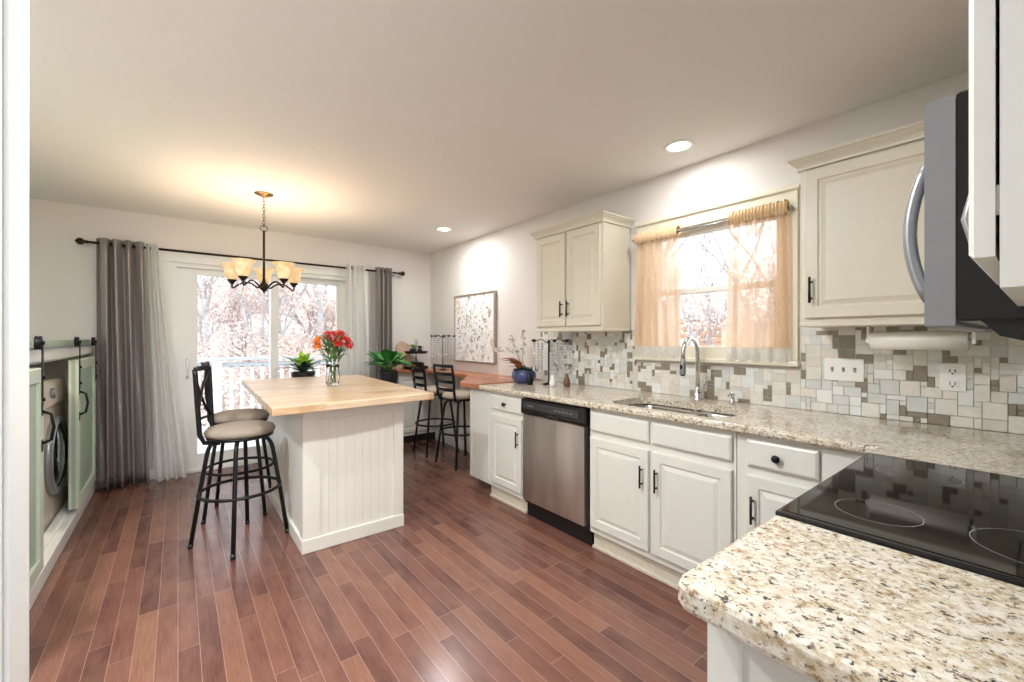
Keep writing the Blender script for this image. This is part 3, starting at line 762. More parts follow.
# ------------------------------------------------------------------ sliding-door curtains and rod
t = thing('curtain_rod', (.8, 5.03, 2.11), 'long dark bronze curtain rod above the sliding glass door', 'curtain rod')
m = MB(); m.tube([(-.60, 5.03, 2.115), (2.17, 5.03, 2.115)], .011, 10); spart('rod', m, IRON, t, t)
for xx, s_ in ((-.60, -1), (2.17, 1)):
    m = MB(); m.lathe((xx, 5.03, 2.115), [(.013, 0), (.018, s_*.006), (.010, s_*.014), (.026, s_*.03), (.030, s_*.045), (.026, s_*.06), (.008, s_*.073), (0, s_*.078)], 12, axis='x'); spart('finial', m, IRON, t, t)
for xx in (-.52, .82, 1.62, 2.10):
    m = MB(); m.tube([(xx, 5.03, 2.10), (xx, 5.07, 2.08), (xx, YF-.028, 2.08)], .006, 6); m.box(xx-.012, xx+.012, YF-.036 if 0 < xx < 1.7 else YF-.01, YF-.027 if 0 < xx < 1.7 else YF-.001, 2.05, 2.11, .002); spart('bracket', m, IRON, t, t)
def rings(t, x0, x1, n):
    for i in range(n):
        xx = x0+(x1-x0)*(i+.5)/n
        m = MB(); m.tube([(xx+.006*math.sin(a), 5.03+.026*math.cos(a), 2.112+.026*math.sin(a)) for a in [2*PI*k/14 for k in range(14)]], .004, 6, closed=True); spart('grommet', m, BLACK, t, t)
t = thing('long_curtain', (-.4, 5.0, 0), 'shiny grey satin floor-length curtain left of the sliding door', 'curtain', 'grey satin door curtains')
drape('curtain_cloth', lambda f: (-.548+.012*f, -.245+.05*f), 2.155, .012, 4, .055, SILK, t, t, axis='x', base=5.0, n=150, rows=18, ampt=.038, seed=4); rings(t, -.54, -.26, 4)
t = thing('long_curtain', (-.1, 5.0, 0), 'white sheer floor-length curtain left of the sliding door, flaring at the floor', 'curtain', 'white sheer door curtains')
drape('curtain_cloth', lambda f: (-.225+.06*f, -.14+.20*f**1.1), 2.15, .012, 4, .035, SHEER, t, t, axis='x', base=4.99, n=100, rows=18, ampt=.022, seed=5); rings(t, -.235, -.15, 1)
t = thing('long_curtain', (1.6, 5.0, 0), 'white sheer floor-length curtain right of the sliding door', 'curtain', 'white sheer door curtains')
drape('curtain_cloth', lambda f: (1.515+.02*f, 1.73+.10*f), 2.16, .012, 4, .035, SHEER, t, t, axis='x', base=5.0, n=100, rows=18, ampt=.03, seed=6); rings(t, 1.53, 1.72, 2)
t = thing('long_curtain', (1.96, 5.0, 0), 'grey satin floor-length curtain right of the sliding door', 'curtain', 'grey satin door curtains')
drape('curtain_cloth', lambda f: (1.865, 2.06), 2.16, .012, 4, .04, SILK, t, t, axis='x', base=5.0, n=100, rows=18, ampt=.03, seed=7); rings(t, 1.88, 2.05, 3)

# ------------------------------------------------------------------ kitchen island
A, B_, C_, D_ = (.398, 2.598), (1.399, 2.653), (1.50, 4.53), (.457, 4.60)
t = thing('kitchen_island', (.95, 3.6, 0), 'white panelled kitchen island with a butcher block top', 'kitchen island')
m = MB(); m.prism([A, B_, C_, D_], .876, .92, .004); spart('butcher_block_top', m, BUTCHER, t, t)
IX0, IX1, IY0, IY1 = .60, 1.215, 2.79, 4.40
m = MB(); m.box(IX0, IX1, IY0, IY1, .0, .876)
spart('body', m, ISL, t, t)
m = MB()
m.box(IX0-.012, IX0+.085, IY0-.014, IY0, .0, .876, .003); m.box(IX1-.055, IX1+.012, IY0-.014, IY0, .0, .876, .003)
m.box(IX0+.085, IX1-.055, IY0-.014, IY0, .80, .876, .003); m.box(IX0-.016, IX1+.014, IY0-.020, IY0, 0, .085, .004)
nb = 9; wb = (IX1-IX0-.14)/nb
for i in range(nb): m.box(IX0+.085+i*wb+.0004, IX0+.085+(i+1)*wb-.0004, IY0-.003, IY0, .085, .80, .0012)
spart('beadboard_end', m, ISL, t, t)
m = MB()
m.box(IX0-.012, IX0, IY0, IY0+.07, 0, .876, .003); m.box(IX0-.012, IX0, IY1-.07, IY1, 0, .876, .003); m.box(IX0-.012, IX0, IY0+.07, IY1-.07, .80, .876, .003); m.box(IX0-.018, IX0, IY0-.018, IY1, 0, .085, .004)
nb = 24; wb = (IY1-IY0-.14)/nb
for i in range(nb): m.box(IX0-.004, IX0, IY0+.07+i*wb+.0015, IY0+.07+(i+1)*wb-.0015, .085, .80, .0015)
spart('beadboard_side', m, TRIM, t, t)
m = MB()
for a in range(3): m.panel((IX1, IY0+.03+a*.53, .12), (0, 1, 0), (0, 0, 1), (1, 0, 0), .51, .72, DOORLOOPS(.016))
spart('door_panel_side', m, ISL, t, t)

# glass vase with flowers on the island
vx, vy, vz = .985, 3.60, .9205
t = thing('flower_vase', (vx, vy, vz), 'clear glass vase of red and orange flowers on the island', 'vase')
prof = [(0, .0), (.042, 0), (.050, .02), (.056, .07), (.050, .11), (.046, .135), (.054, .165), (.051, .166), (.043, .135), (.047, .11), (.052, .07), (.046, .02), (.036, .012), (0, .012)]
m = MB(); m.lathe((vx, vy, vz), prof, 24, cap=False); vs = spart('vase_glass', m, VGLASS, t, t)
rnd = random.Random(5)
def gerbera(t, c, r, m_, cm, tilt):
    c = Vector(c); ax = Vector(tilt).normalized(); a = ax.cross(Vector((0, 0, 1)));
    if a.length < .1: a = Vector((1, 0, 0))
    a.normalize(); b = ax.cross(a)
    m = MB()
    for lay, (rr, lift) in enumerate(((r, .0), (r*.72, .006))):
        for k in range(12):
            an = 2*PI*(k+.5*lay)/12; d = a*math.cos(an)+b*math.sin(an)
            m.leaf(c+d*r*.15+ax*lift, c+d*rr+ax*(lift+.008), r*.5, .0, 4)
    fl = spart('flower', m, m_, t, t)
    m = MB(); m.sphere(c+ax*.008, r*.25, 8); spart('flower_center', m, cm, fl, t)
flw = [((-.13, -.05, .335), .045, ORP, (-.5, -.8, .3)), ((.02, -.07, .36), .055, REDP, (0, -.9, .5)), ((.07, .0, .40), .055, REDP, (.2, -.7, .7)), ((-.03, .02, .395), .05, REDP, (-.2, -.7, .7)), ((.10, -.07, .34), .05, REDP, (.5, -.8, .4)), ((.02, -.02, .41), .05, REDP, (0, -.4, .9)), ((-.10, .05, .37), .035, ORP, (-.5, -.4, .8))]
for (dx, dy, dz), r, m_, tl in flw:
    c_ = (vx+dx, vy+dy, vz+dz); gerbera(t, c_, r*1.18, m_, BRP, tl)
m = MB()
for (dx, dy, dz), r, m_, tl in flw: m.tube([(vx+rnd.uniform(-.02, .02), vy+rnd.uniform(-.02, .02), vz+.02), (vx+dx*.2, vy+dy*.2, vz+.15), (vx+dx*.7, vy+dy*.7, vz+dz*.75), (vx+dx, vy+dy, vz+dz)], .003, 5)
for k in range(8): m.tube([(vx+rnd.uniform(-.03, .03), vy+rnd.uniform(-.03, .03), vz+.02), (vx+rnd.uniform(-.03, .03), vy+rnd.uniform(-.03, .03), vz+.17)], .003, 5)
spart('stems', m, STEM, t, t)
m = MB()
for k in range(85):
    a = rnd.uniform(0, 2*PI); r0 = rnd.uniform(.01, .06); r1 = r0+rnd.uniform(.05, .13); z0 = rnd.uniform(.18, .34)
    m.leaf((vx+r0*math.cos(a), vy+r0*math.sin(a), vz+z0), (vx+r1*math.cos(a), vy+r1*math.sin(a), vz+z0+rnd.uniform(.0, .14)), rnd.uniform(.014, .03), .1, 4)
spart('leaves', m, mat('bouquet_leaf', srgb(96, 134, 82), .5, vary=.3, scale=25), t, t)

# ------------------------------------------------------------------ bar stools
def curve(p0, p1, p2, n=8):
    p0, p1, p2 = map(Vector, (p0, p1, p2))
    return [p0*(1-k/n)**2+p1*2*(1-k/n)*(k/n)+p2*(k/n)**2 for k in range(n+1)]
def stool(name, label, group, style, turn=0):
    """local frame: seat at origin, faces +x, back rest on the -x side"""
    t = thing(name, (0, 0, 0), label, 'bar stool', group)
    SZ = .665
    for k in range(4):
        a = k*PI/2+turn
        ca, sa = math.cos(a), math.sin(a)
        m = MB(); m.tube([(.06*ca, .06*sa, SZ-.01)]+curve((.11*ca, .11*sa, SZ-.005), (.165*ca, .165*sa, SZ-.01), (.18*ca, .18*sa, SZ-.09))+[(.215*ca, .215*sa, .36), (.265*ca, .265*sa, .012)], .0125, 10)
        lg = spart('leg', m, STOOLM, t, None)
        m = MB(); m.tube([(.263*ca, .263*sa, .028), (.2675*ca, .2675*sa, .0)], .0145, 10); spart('foot_cap', m, BLKPLAS, lg, None)
    m = MB(); m.tube([(.222*math.cos(q), .222*math.sin(q), .335) for q in [2*PI*k/40 for k in range(40)]], .0105, 8, closed=True); spart('foot_ring', m, STOOLM, t, None)
    m = MB(); m.lathe((0, 0, SZ), [(0, -.012), (.09, -.012), (.09, 0), (.175, .002), (.185, .010), (.185, .020), (0, .020)], 36); spart('seat_frame', m, STOOLM, t, None)
    m = MB(); m.lathe((0, 0, SZ+.018), [(0, 0), (.17, 0), (.192, .014), (.196, .030), (.184, .050), (.15, .062), (.08, .068), (0, .068)], 36); spart('seat_cushion', m, CUSH if style == 'x' else CUSH2, t, None)
    top = 1.115 if style == 'x' else 1.03
    lean = .012 if style == 'x' else .03
    L = []
    for s_ in (-1, 1):
        pts = [(-.09, s_*.12, SZ-.004), (-.165, s_*.145, SZ+.01), (-.185, s_*.155, SZ+.06), (-.187-lean*.4, s_*.165, SZ+.20), (-.190-lean, s_*.172, top-.04), (-.192-lean*1.1, s_*.174, top)]
        m = MB(); m.tube(pts, .0135, 10); spart('back_post', m, STOOLM, t, None)
    def rail(zf, r=.010, bow=.03, flat=False):
        f = (zf-SZ-.06)/(top-SZ-.06); x_ = -.186-(.006+lean)*f; w_ = .155+.019*f
        pts = [(x_-bow*math.cos(PI/2*u/6), w_*u/6, zf) for u in range(-6, 7)]
        m = MB()
        if flat:
            m.smooth = False
            m.loft([[(p[0]-.006, p[1], p[2]-.016), (p[0]+.006, p[1], p[2]-.016), (p[0]+.006, p[1], p[2]+.016), (p[0]-.006, p[1], p[2]+.016)] for p in pts])
        else: m.tube(pts, r, 8)
        return m
    spart('top_rail', rail(top-.006, .012, flat=True), STOOLM, t, None)
    if style == 'x':
        spart('lower_rail', rail(SZ+.13, .009), STOOLM, t, None)
        m = MB()
        for s_ in (-1, 1): m.tube([(-.188, -s_*.158, SZ+.13), (-.207, -s_*.07, SZ+.21), (-.212, 0, SZ+.28), (-.214, s_*.07, SZ+.35), (-.204, s_*.168, top-.02)], .008, 8)
        spart('cross_brace', m, STOOLM, t, None)
    else:
        for z in (SZ+.12, SZ+.20, SZ+.28): spart('slat', rail(z, flat=True), STOOLM, t, None)
    return t
s1 = stool('bar_stool', 'black metal stool with taupe round seat, nearer one at the island', 'round-seat stools at the island', 'x')
s1.location = (.318, 3.225, 0); s1.rotation_euler.z = math.radians(-14)
s2 = copy_tree(s1); s2['label'] = 'black metal stool with taupe round seat, farther one at the island, behind the nearer'
for ch in s2.children:
    if ch.name.startswith(('leg', 'foot_ring')): ch.rotation_euler.z = math.radians(34)
s2.location = (.37, 3.80, 0); s2.rotation_euler.z = math.radians(-4)
s3 = stool('ladder_back_stool', 'black ladder-back stool at the wooden bar, nearer to the dishwasher', 'ladder-back stools at the wooden bar', 'l', PI/4)
s3.location = (2.33, 3.82, 0); s3.rotation_euler.z = math.radians(3)
s4 = copy_tree(s3); s4['label'] = 'black ladder-back stool at the wooden bar, nearer to the far corner'
s4.location = (2.33, 4.38, 0); s4.rotation_euler.z = math.radians(-4)

# ------------------------------------------------------------------ chandelier
hx, hy = .533, 3.842
t = thing('chandelier', (hx, hy, CEIL), 'bronze five-light chandelier with amber glass shades over the island', 'chandelier')
m = MB(); m.lathe((hx, hy, CEIL), [(0, -.03), (.012, -.03), (.02, -.02), (.05, -.012), (.066, -.004), (.067, 0)], 28, cap=False); spart('canopy', m, mat('aged_brass_metal', srgb(132, 104, 70), .35, .8), t, t)
m = MB(); z = CEIL-.03; k = 0
while z > 2.19:
    o_ = (1, 0) if k % 2 else (0, 1)
    m.tube([(hx+.008*math.cos(a)*o_[0], hy+.008*math.cos(a)*o_[1], z-.014+.017*math.sin(a)) for a in [2*PI*q/10 for q in range(10)]], .0022, 5, closed=True); z -= .026; k += 1
m.tube([(hx+.024*math.cos(a), hy+.004, 2.168+.024*math.sin(a)) for a in [2*PI*q/14 for q in range(14)]], .003, 6, closed=True)
spart('chain', m, IRON, t, t)
m = MB(); m.tube([(hx, hy, 2.15), (hx, hy, 1.73)], .009, 10); m.lathe((hx, hy, 1.69), [(0, -.035), (.006, -.03), (.008, -.02), (.022, -.008), (.034, .012), (.030, .03), (.016, .045), (.012, .07), (.009, .09)], 20)
spart('center_column', m, IRON, t, t)
vd = math.atan2(hy, hx)   # direction from the doorway to the lamp
for k in range(5):
    a = vd+k*2*PI/5; ca, sa = math.cos(a), math.sin(a); R_ = .225
    P_ = lambda r, z: (hx+r*ca, hy+r*sa, z)
    m = MB(); m.tube([P_(.02, 1.70)]+curve(P_(.05, 1.70), P_(.12, 1.765), P_(.17, 1.725))+curve(P_(.20, 1.705), P_(R_+.005, 1.675), P_(R_, 1.722)), .0065, 8)
    m.lathe((hx+R_*ca, hy+R_*sa, 1.722), [(.004, 0), (.012, .002), (.016, .012), (.026, .022), (.034, .034), (.022, .038), (0, .038)], 16)
    ar = spart('arm', m, IRON, t, t)
    m = MB(); m.lathe((hx+R_*ca, hy+R_*sa, 1.755), [(.026, 0), (.040, .012), (.050, .035), (.053, .065), (.060, .095), (.078, .118), (.084, .122), (.080, .123), (.057, .098), (.050, .066), (.046, .036), (.036, .014), (.02, .004)], 24, cap=False)
    spart('lamp_shade', m, SHADE, t, t, label='amber bell-shaped glass shade')
    l = bpy.data.lights.new('chandelier_bulb', 'POINT'); l.energy = 2.8; l.color = (1, .87, .68); l.shadow_soft_size = .03
    o = bpy.data.objects.new('chandelier_bulb', l); C.objects.link(o); o.location = (hx+R_*ca, hy+R_*sa, 1.86)

# ------------------------------------------------------------------ laundry nook with mini barn doors (left)
XD = -.565
t = thing('laundry_enclosure', (-.95, 4.0, 0), 'low sage green laundry enclosure with a header rail at the left', 'cabinet')
m = MB(); m.box(XL+.002, XD-.03, 2.3, YF-.002, 1.255, 1.29, .003); spart('counter_board', m, SAGE, t, t)
m = MB(); m.box(XD-.06, XD-.03, 2.3, YF-.002, 1.16, 1.255, .003); m.box(XD-.06, XD-.03, 2.3, 2.36, 0, 1.16, .003); m.box(XD-.06, XD-.03, YF-.06, YF-.002, 0, 1.16, .003); spart('face_frame', m, SAGE, t, t)
m = MB(); m.box(XL+.002, XD-.06, 2.30, 2.33, .0, 1.255); spart('side_board', m, SAGE, t, t)
m = MB(); m.box(XD-.028, XD-.008, 2.35, YF-.01, 1.175, 1.235, .002); spart('track_board', m, TRIM, t, t, label='white board carrying the rail')
m = MB(); m.box(XD+.0, XD+.006, 2.35, YF-.02, 1.238, 1.252, .001)
for yy in (2.6, 3.2, 3.8, 4.4, 5.0): m.tube([(XD-.01, yy, 1.245), (XD+.001, yy, 1.245)], .007, 8)
spart('rail', m, GREYM, t, t)
m = MB(); m.box(XD-.07, XD+.012, 2.3, YF-.002, 0, .095, .006); m.box(XD-.08, XD-.03, 2.3, YF-.002, .085, .11, .006); spart('sill_curb', m, TRIM, t, t, label='white curb on the floor')
m = MB(); m.box(XL+.002, XD-.075, 2.34, YF-.004, .0, .05); spart('closet_floor', m, VINYL, t, t)
def barn(y0, y1, lab, hy_):
    d_ = thing('barn_door', (XD+.02, (y0+y1)/2, .12), lab, 'barn door', 'sage green mini barn doors')
    z0, z1 = .13, 1.15; xa, xb = XD-.006, XD+.018
    m = MB(); m.box(xa, xb-.004, y0, y1, z0, z1, .002); spart('panel', m, mat('sage_green_panel', srgb(172, 190, 170), .45), d_, d_)
    m = MB(); rectframe(m, y0, y1, z0, z1, .07, xb-.005, xb+.010, axis='x', bev=.003); m.box(xa-.014, xa, y0, y1, z0, z1, .002); spart('frame', m, mat('pale_sage_paint', srgb(206, 216, 198), .45), d_, d_)
    for yy in (y0+.035, y1-.035):
        m = MB(); m.box(xb+.010, xb+.015, yy-.012, yy+.012, .95, 1.27, .002)
        for zz in (.99, 1.10): m.tube([(xb+.012, yy, zz), (xb+.022, yy, zz)], .009, 8)
        h_ = spart('hanger_strap', m, BLACK, d_, d_)
        m = MB(); m.lathe((xb-.002, yy, 1.275), [(0, -.010), (.036, -.010), (.036, -.004), (.030, 0), (.036, .004), (.036, .010), (0, .010)], 22, axis='x'); m.lathe((xb+.012, yy, 1.275), [(.010, -.004), (.010, .008), (0, .009)], 10, axis='x'); spart('roller_wheel', m, BLACK, h_, d_)
    m = MB(); m.box(xb+.010, xb+.014, hy_-.009, hy_+.009, .73, .79, .001); m.box(xb+.010, xb+.014, hy_-.009, hy_+.009, .91, .97, .001)
    m.tube([(xb+.012, hy_, .77), (xb+.042, hy_, .785), (xb+.052, hy_, .85), (xb+.042, hy_, .915), (xb+.012, hy_, .93)], .007, 8); spart('handle', m, BLACK, d_, d_)
barn(2.32, 3.17, 'sage green sliding barn door at the left edge, next to the doorway trim', 3.135)
barn(4.13, 4.925, 'sage green sliding barn door nearest the grey curtain', 4.165)
# washer
t = thing('nook_fill_light', (-.82, 3.62, 1.25), 'small round fill light added under the top of the laundry nook', 'light')  # light added to brighten the dark nook and the washer front
m = MB(); m.lathe((-.82, 3.62, 1.254), [(0, -.018), (.03, -.018), (.036, -.01), (.036, 0), (0, 0)], 20); spart('housing', m, WHITEP, t, t)
disc('nook_fill_lamp', (-.82, 3.62, 1.232), 3.0, WARM, .05)
wy0, wy1, wxf = 3.76, 4.44, -.655
t = thing('washing_machine', (-1.0, (wy0+wy1)/2, .05), 'front-loading washing machine in the laundry nook', 'washing machine')
m = MB(); m.box(-1.33, wxf, wy0, wy1, .055, 1.02, .015); b_ = spart('body', m, WASHM, t, t)
m = MB(); m.loft([[(wxf-.002, y, .87), (wxf+.02, y, .87), (wxf+.008, y, 1.015), (wxf-.002, y, 1.015)] for y in (wy0+.004, wy1-.004)]); cp = spart('control_panel', m, WASHM, t, t)
m = MB(); m.lathe((wxf+.012, wy0+.22, .945), [(.034, 0), (.032, .02), (0, .022)], 20, axis='x'); spart('dial', m, GREYM, cp, t)
cy, cz = (wy0+wy1)/2+.02, .52
m = MB(); m.lathe((wxf, cy, cz), [(.255, 0), (.262, .012), (.255, .03), (.235, .038), (.215, .034), (.205, .02)], 40, cap=False, axis='x'); dr = spart('door_ring', m, GREYM, t, t)
m = MB(); m.lathe((wxf, cy, cz), [(.215, .018), (.205, .032), (.15, .05), (.08, .058), (0, .06)], 40, cap=False, axis='x'); spart('door_glass', m, COOKM, dr, t)

# ------------------------------------------------------------------ picture on the right wall
t = thing('framed_painting', (XR, 4.04, 1.42), 'pale floral painting in a thin silver frame on the right wall', 'painting')
px0, px1, pz0, pz1 = 3.62, 4.45, 1.03, 1.81
m = MB(); rectframe(m, px0, px1, pz0, pz1, .016, XR-.036, XR-.001, axis='x', bev=.002); spart('frame', m, mat('champagne_frame', srgb(176, 164, 150), .3, .5), t, t)
x = N('floral_canvas')
cv = x.obj((1, 1, 1)); n1 = x.noise(cv, 9, 4, .7); n2 = x.noise(cv, 22, 5, .75); n3 = x.noise(x.obj((1, 1.0, .8)), 13, 3, .6); n4 = x.noise(x.obj((1, 1.4, 1)), 6, 2)
c = x.ramp(n1, [(.3, srgb(232, 228, 224)), (.6, srgb(244, 243, 242))])
c = x.mix(x.ramp(n2, [(.58, 0), (.63, .8)]), c, srgb(170, 160, 140))
c = x.mix(x.ramp(n3, [(.62, 0), (.66, .8)]), c, srgb(118, 122, 116))
c = x.mix(x.ramp(n4, [(.60, 0), (.68, .6)]), c, srgb(198, 160, 136))
c = x.mix(x.ramp(n2, [(.33, .75), (.38, 0)]), c, srgb(140, 152, 172))
x.l(c, x.b.inputs['Base Color']); x.setb(Roughness=.6)
m = MB(); m.box(XR-.024, XR-.002, px0+.014, px1-.014, pz0+.014, pz1-.014); cvs = spart('canvas', m, x.m, t, t)
# painted blossoms laid on the canvas
rnd = random.Random(11); m = MB()
pm = [mat('paint_white', srgb(246, 245, 243), .6), mat('paint_grey', srgb(128, 128, 126), .6), mat('paint_taupe', srgb(172, 150, 126), .6), mat('paint_blue', srgb(150, 164, 184), .6), mat('paint_olive', srgb(140, 142, 112), .6)]
nn = 0
def petal(a, b, r1, r2, ang, mi):
    global nn
    if abs(a) > .375 or abs(b) > .35: return
    m.mi = mi; nn += 1; d_ = .0241+.000008*nn
    m._f(m.ring([(XR-d_, 4.035+a+r1*math.cos(q)*math.cos(ang)-r2*math.sin(q)*math.sin(ang), 1.42+b+r1*math.cos(q)*math.sin(ang)+r2*math.sin(q)*math.cos(ang)) for q in [2*PI*k/8 for k in range(8)]]))
for i in range(120):
    petal(rnd.gauss(0, .17), rnd.gauss(.0, .19), rnd.uniform(.014, .035), rnd.uniform(.004, .011), rnd.uniform(0, PI), rnd.choice([1, 2, 2, 3, 4, 4]))
for i in range(26):
    a, b, r_ = rnd.gauss(0, .16), rnd.gauss(.04, .17), rnd.uniform(.022, .045)
    for k in range(6):
        q = k*PI/3+i; petal(a+r_*math.cos(q), b+r_*math.sin(q), r_*.62, r_*.36, q, 0)
    petal(a, b, r_*.3, r_*.25, 0, rnd.choice([1, 2, 4]))
for i in range(40):
    petal(rnd.gauss(0, .17), rnd.gauss(-.05, .19), rnd.uniform(.008, .02), rnd.uniform(.004, .009), rnd.uniform(0, PI), rnd.choice([1, 1, 2, 3]))
spart('brushwork', m, pm, cvs, t)

# ------------------------------------------------------------------ things on the bar end and the far corner
rnd = random.Random(21)
t = thing('potted_orchid', (2.36, 2.83, ZT+.001), 'navy blue ceramic pot of white blossoms and rust leaves on the counter end', 'potted plant')
ox, oy, oz = 2.36, 2.83, ZT+.001
m = MB(); m.lathe((ox, oy, oz), [(0, 0), (.065, 0), (.09, .02), (.108, .055), (.104, .085), (.092, .105), (.097, .113), (.088, .113), (.084, .098), (0, .098)], 28); spart('pot', m, NAVY, t, t)
m = MB()
for k in range(12):
    a = k*2.4; r = .11+.03*(k % 3); m.leaf((ox+.03*math.cos(a), oy+.03*math.sin(a), oz+.10), (ox+r*math.cos(a), oy+r*math.sin(a), oz+.14+.03*(k % 2)), .045, .25, 5)
spart('leaves', m, LEAFD, t, t)
m = MB()
for k in range(11):
    a = 1.3+k*.22; r = .13+.035*(k % 3); m.leaf((ox+.04*math.cos(a)-.02, oy+.04*math.sin(a), oz+.13), (ox-.02+r*math.cos(a), oy+r*math.sin(a)+.02, oz+.21+.03*(k % 3)), .065, .3, 5)
spart('dried_leaves', m, BRP, t, t)
def blossoms(t, specs, root_pt, mcol, size=.034):
    m = MB(); ms = MB()
    for pts in specs:
        P_ = [Vector(root_pt)]+[Vector(p) for p in pts]
        ms.tube(P_, .0028, 5)
        for a, b in zip(P_[1:], P_[2:]):
            for k in range(3):
                c_ = a.lerp(b, k/3)+Vector((rnd.uniform(-.02, .02), rnd.uniform(-.02, .02), rnd.uniform(-.015, .02)))
                for q in range(5):
                    an = q*2*PI/5; m.leaf(c_, c_+Vector((-.4*size, size*math.cos(an), size*math.sin(an))), size*.8, 0, 3)
    spart('branch', ms, mat('brown_twig', srgb(96, 80, 66), .7), t, t); spart('blossoms', m, mcol, t, t)
blossoms(t, [[(ox-.02, oy+.06, oz+.24), (ox-.05, oy+.17, oz+.28), (ox-.06, oy+.30, oz+.27), (ox-.07, oy+.36, oz+.26)], [(ox, oy+.02, oz+.24), (ox, oy+.0, oz+.36), (ox, oy+.02, oz+.46)], [(ox-.01, oy+.08, oz+.25), (ox-.02, oy+.13, oz+.36), (ox-.02, oy+.16, oz+.40)]], (ox, oy, oz+.1), WHP)
def candelabra(x_, y_, z_, label, h=.30, w=.17):
    t = thing('crystal_candelabra', (x_, y_, z_), label, 'candelabra', 'candelabras with crystal drops')
    m = MB(); m.lathe((x_, y_, z_), [(0, 0), (.055, 0), (.05, .008), (.012, .018), (.007, .03), (.007, h-.02), (.014, h), (0, h+.02)], 16); spart('stand', m, IRON, t, t)
    m = MB()
    for k in range(5):
        a = k*2*PI/5+.5; ca, sa = math.cos(a), math.sin(a)
        m.tube([(x_, y_, z_+h-.02), (x_+w*.5*ca, y_+w*.5*sa, z_+h+.02), (x_+w*ca, y_+w*sa, z_+h-.005), (x_+w*1.08*ca, y_+w*1.08*sa, z_+h+.012)], .0035, 6)
        m.lathe((x_+w*ca, y_+w*sa, z_+h), [(0, -.005), (.014, 0), (.016, .018), (.013, .018), (0, .004)], 10)
        for j in range(3):
            mc = MB(); r = w*(.45+.27*j)
            for q in range(8): mc.sphere((x_+r*ca, y_+r*sa, z_+h-.02-q*.024), .0105-.0005*q, 6)
            mc.sphere((x_+r*ca, y_+r*sa, z_+h-.03-8*.024), .014, 6, (.7, .7, 1.6)); spart('crystal_strand', mc, CRYS, t, t)
    spart('arms', m, IRON, t, t)
candelabra(2.45, 2.61, ZT+.001, 'dark metal candelabra hung with crystal drops beside the navy pot', .36, .155)
candelabra(2.49, 4.50, .923, 'dark metal candelabra hung with crystal drops on the far ledge below the painting', .40, .14)
# small things beside the pot
def votive(x_, y_, z_, label, h, r, mm):
    m = MB(); m.lathe((x_, y_, z_), [(0, 0), (r*.8, 0), (r, h*.2), (r*.9, h*.55), (r*.45, h*.8), (r*.5, h), (0, h)], 16)
    o = m.build('small_jar', mm); tag(o, label, 'jar', 'small jars beside the navy pot'); return o
votive(2.30, 2.68, ZT+.001, 'small dark jar between the navy pot and the candelabra', .10, .028, BLACK)
votive(2.36, 2.47, ZT+.001, 'small white jar right of the counter candelabra', .09, .026, WHITEP)
votive(2.46, 2.41, ZT+.001, 'small brown jar nearest the backsplash under the wall cabinet', .10, .03, mat('brown_glaze', srgb(120, 84, 60), .3))
# tiered tray
tx, ty, tz = 2.35, 4.93, .9225
t = thing('tiered_tray', (tx, ty, tz), 'black two-tier stand with green plants on the far corner ledge', 'tiered tray')
m = MB()
for h_, r in ((0, .15), (.19, .14)):
    m.lathe((tx, ty, tz+h_+.0005), [(0, 0), (r*.9, 0), (r, .012), (r+.004, .03), (r-.002, .03), (r-.008, .012), (0, .008)], 24, cap=False)
m.tube([(tx, ty, tz), (tx, ty, tz+.33)], .006, 8); m.tube([(tx+.02*math.cos(a), ty, tz+.345+.02*math.sin(a)) for a in [2*PI*q/12 for q in range(12)]], .003, 6, closed=True)
spart('stand', m, BLACK, t, t)
def pl(x_, y_, z_, r, name, label, mt):
    t = thing('small_potted_plant', (x_, y_, z_), label, 'potted plant', 'plants on the tiered tray')
    m = MB(); m.lathe((x_, y_, z_), [(0, 0), (r*.6, 0), (r*.75, r), (r*.7, r), (0, r*.9)], 14); spart('pot', m, BLACK, t, t)
    m = MB()
    for k in range(26):
        a = k*2.4; e = .3+.9*((k*37) % 10)/10; L_ = r*1.35
        m.leaf((x_, y_, z_+r*.9), (x_+L_*math.cos(a)*math.cos(e), y_+L_*math.sin(a)*math.cos(e), z_+r+L_*math.sin(e)), r*.6, .1, 4)
    spart('leaves', m, mt, t, t)
pl(2.29, 4.89, tz+.199, .055, '', 'pale green small plant on the upper tier of the black stand', mat('soft_green_leaf', srgb(150, 176, 110), .5, vary=.2))
pl(2.41, 4.95, tz+.199, .045, '', 'dark green small plant on the upper tier of the black stand', LEAFD)
for k, (dx, dy, mm, lab) in enumerate(((-.06, -.04, BRP, 'brown ornament ball on the lower tier of the black stand'), (.04, -.07, POT, 'dark ornament ball on the lower tier, nearest the stools'), (.065, .03, mat('plum_glaze', srgb(84, 50, 50), .3), 'plum ornament ball on the lower tier of the black stand'))):
    m = MB(); m.sphere((tx+dx, ty+dy, tz+.042), .032, 14); tag(m.build('ornament_ball', mm), lab, 'ornament', 'ornaments on the tiered tray')
# leaning board
m = MB(); m.loft([[(2.14+a, y-.0, z_) for a, y, z_ in q] for q in ([(0, 5.05, .924), (.22, 5.05, .924), (.20, 5.105, 1.22), (.10, 5.108, 1.27), (.03, 5.105, 1.22)], [(0, 5.066, .924), (.22, 5.066, .924), (.20, 5.121, 1.22), (.10, 5.124, 1.27), (.03, 5.121, 1.22)])])
tag(m.build('cutting_board', LEAN), 'pale wooden board leaning on the far wall behind the tiered stand', 'cutting board')

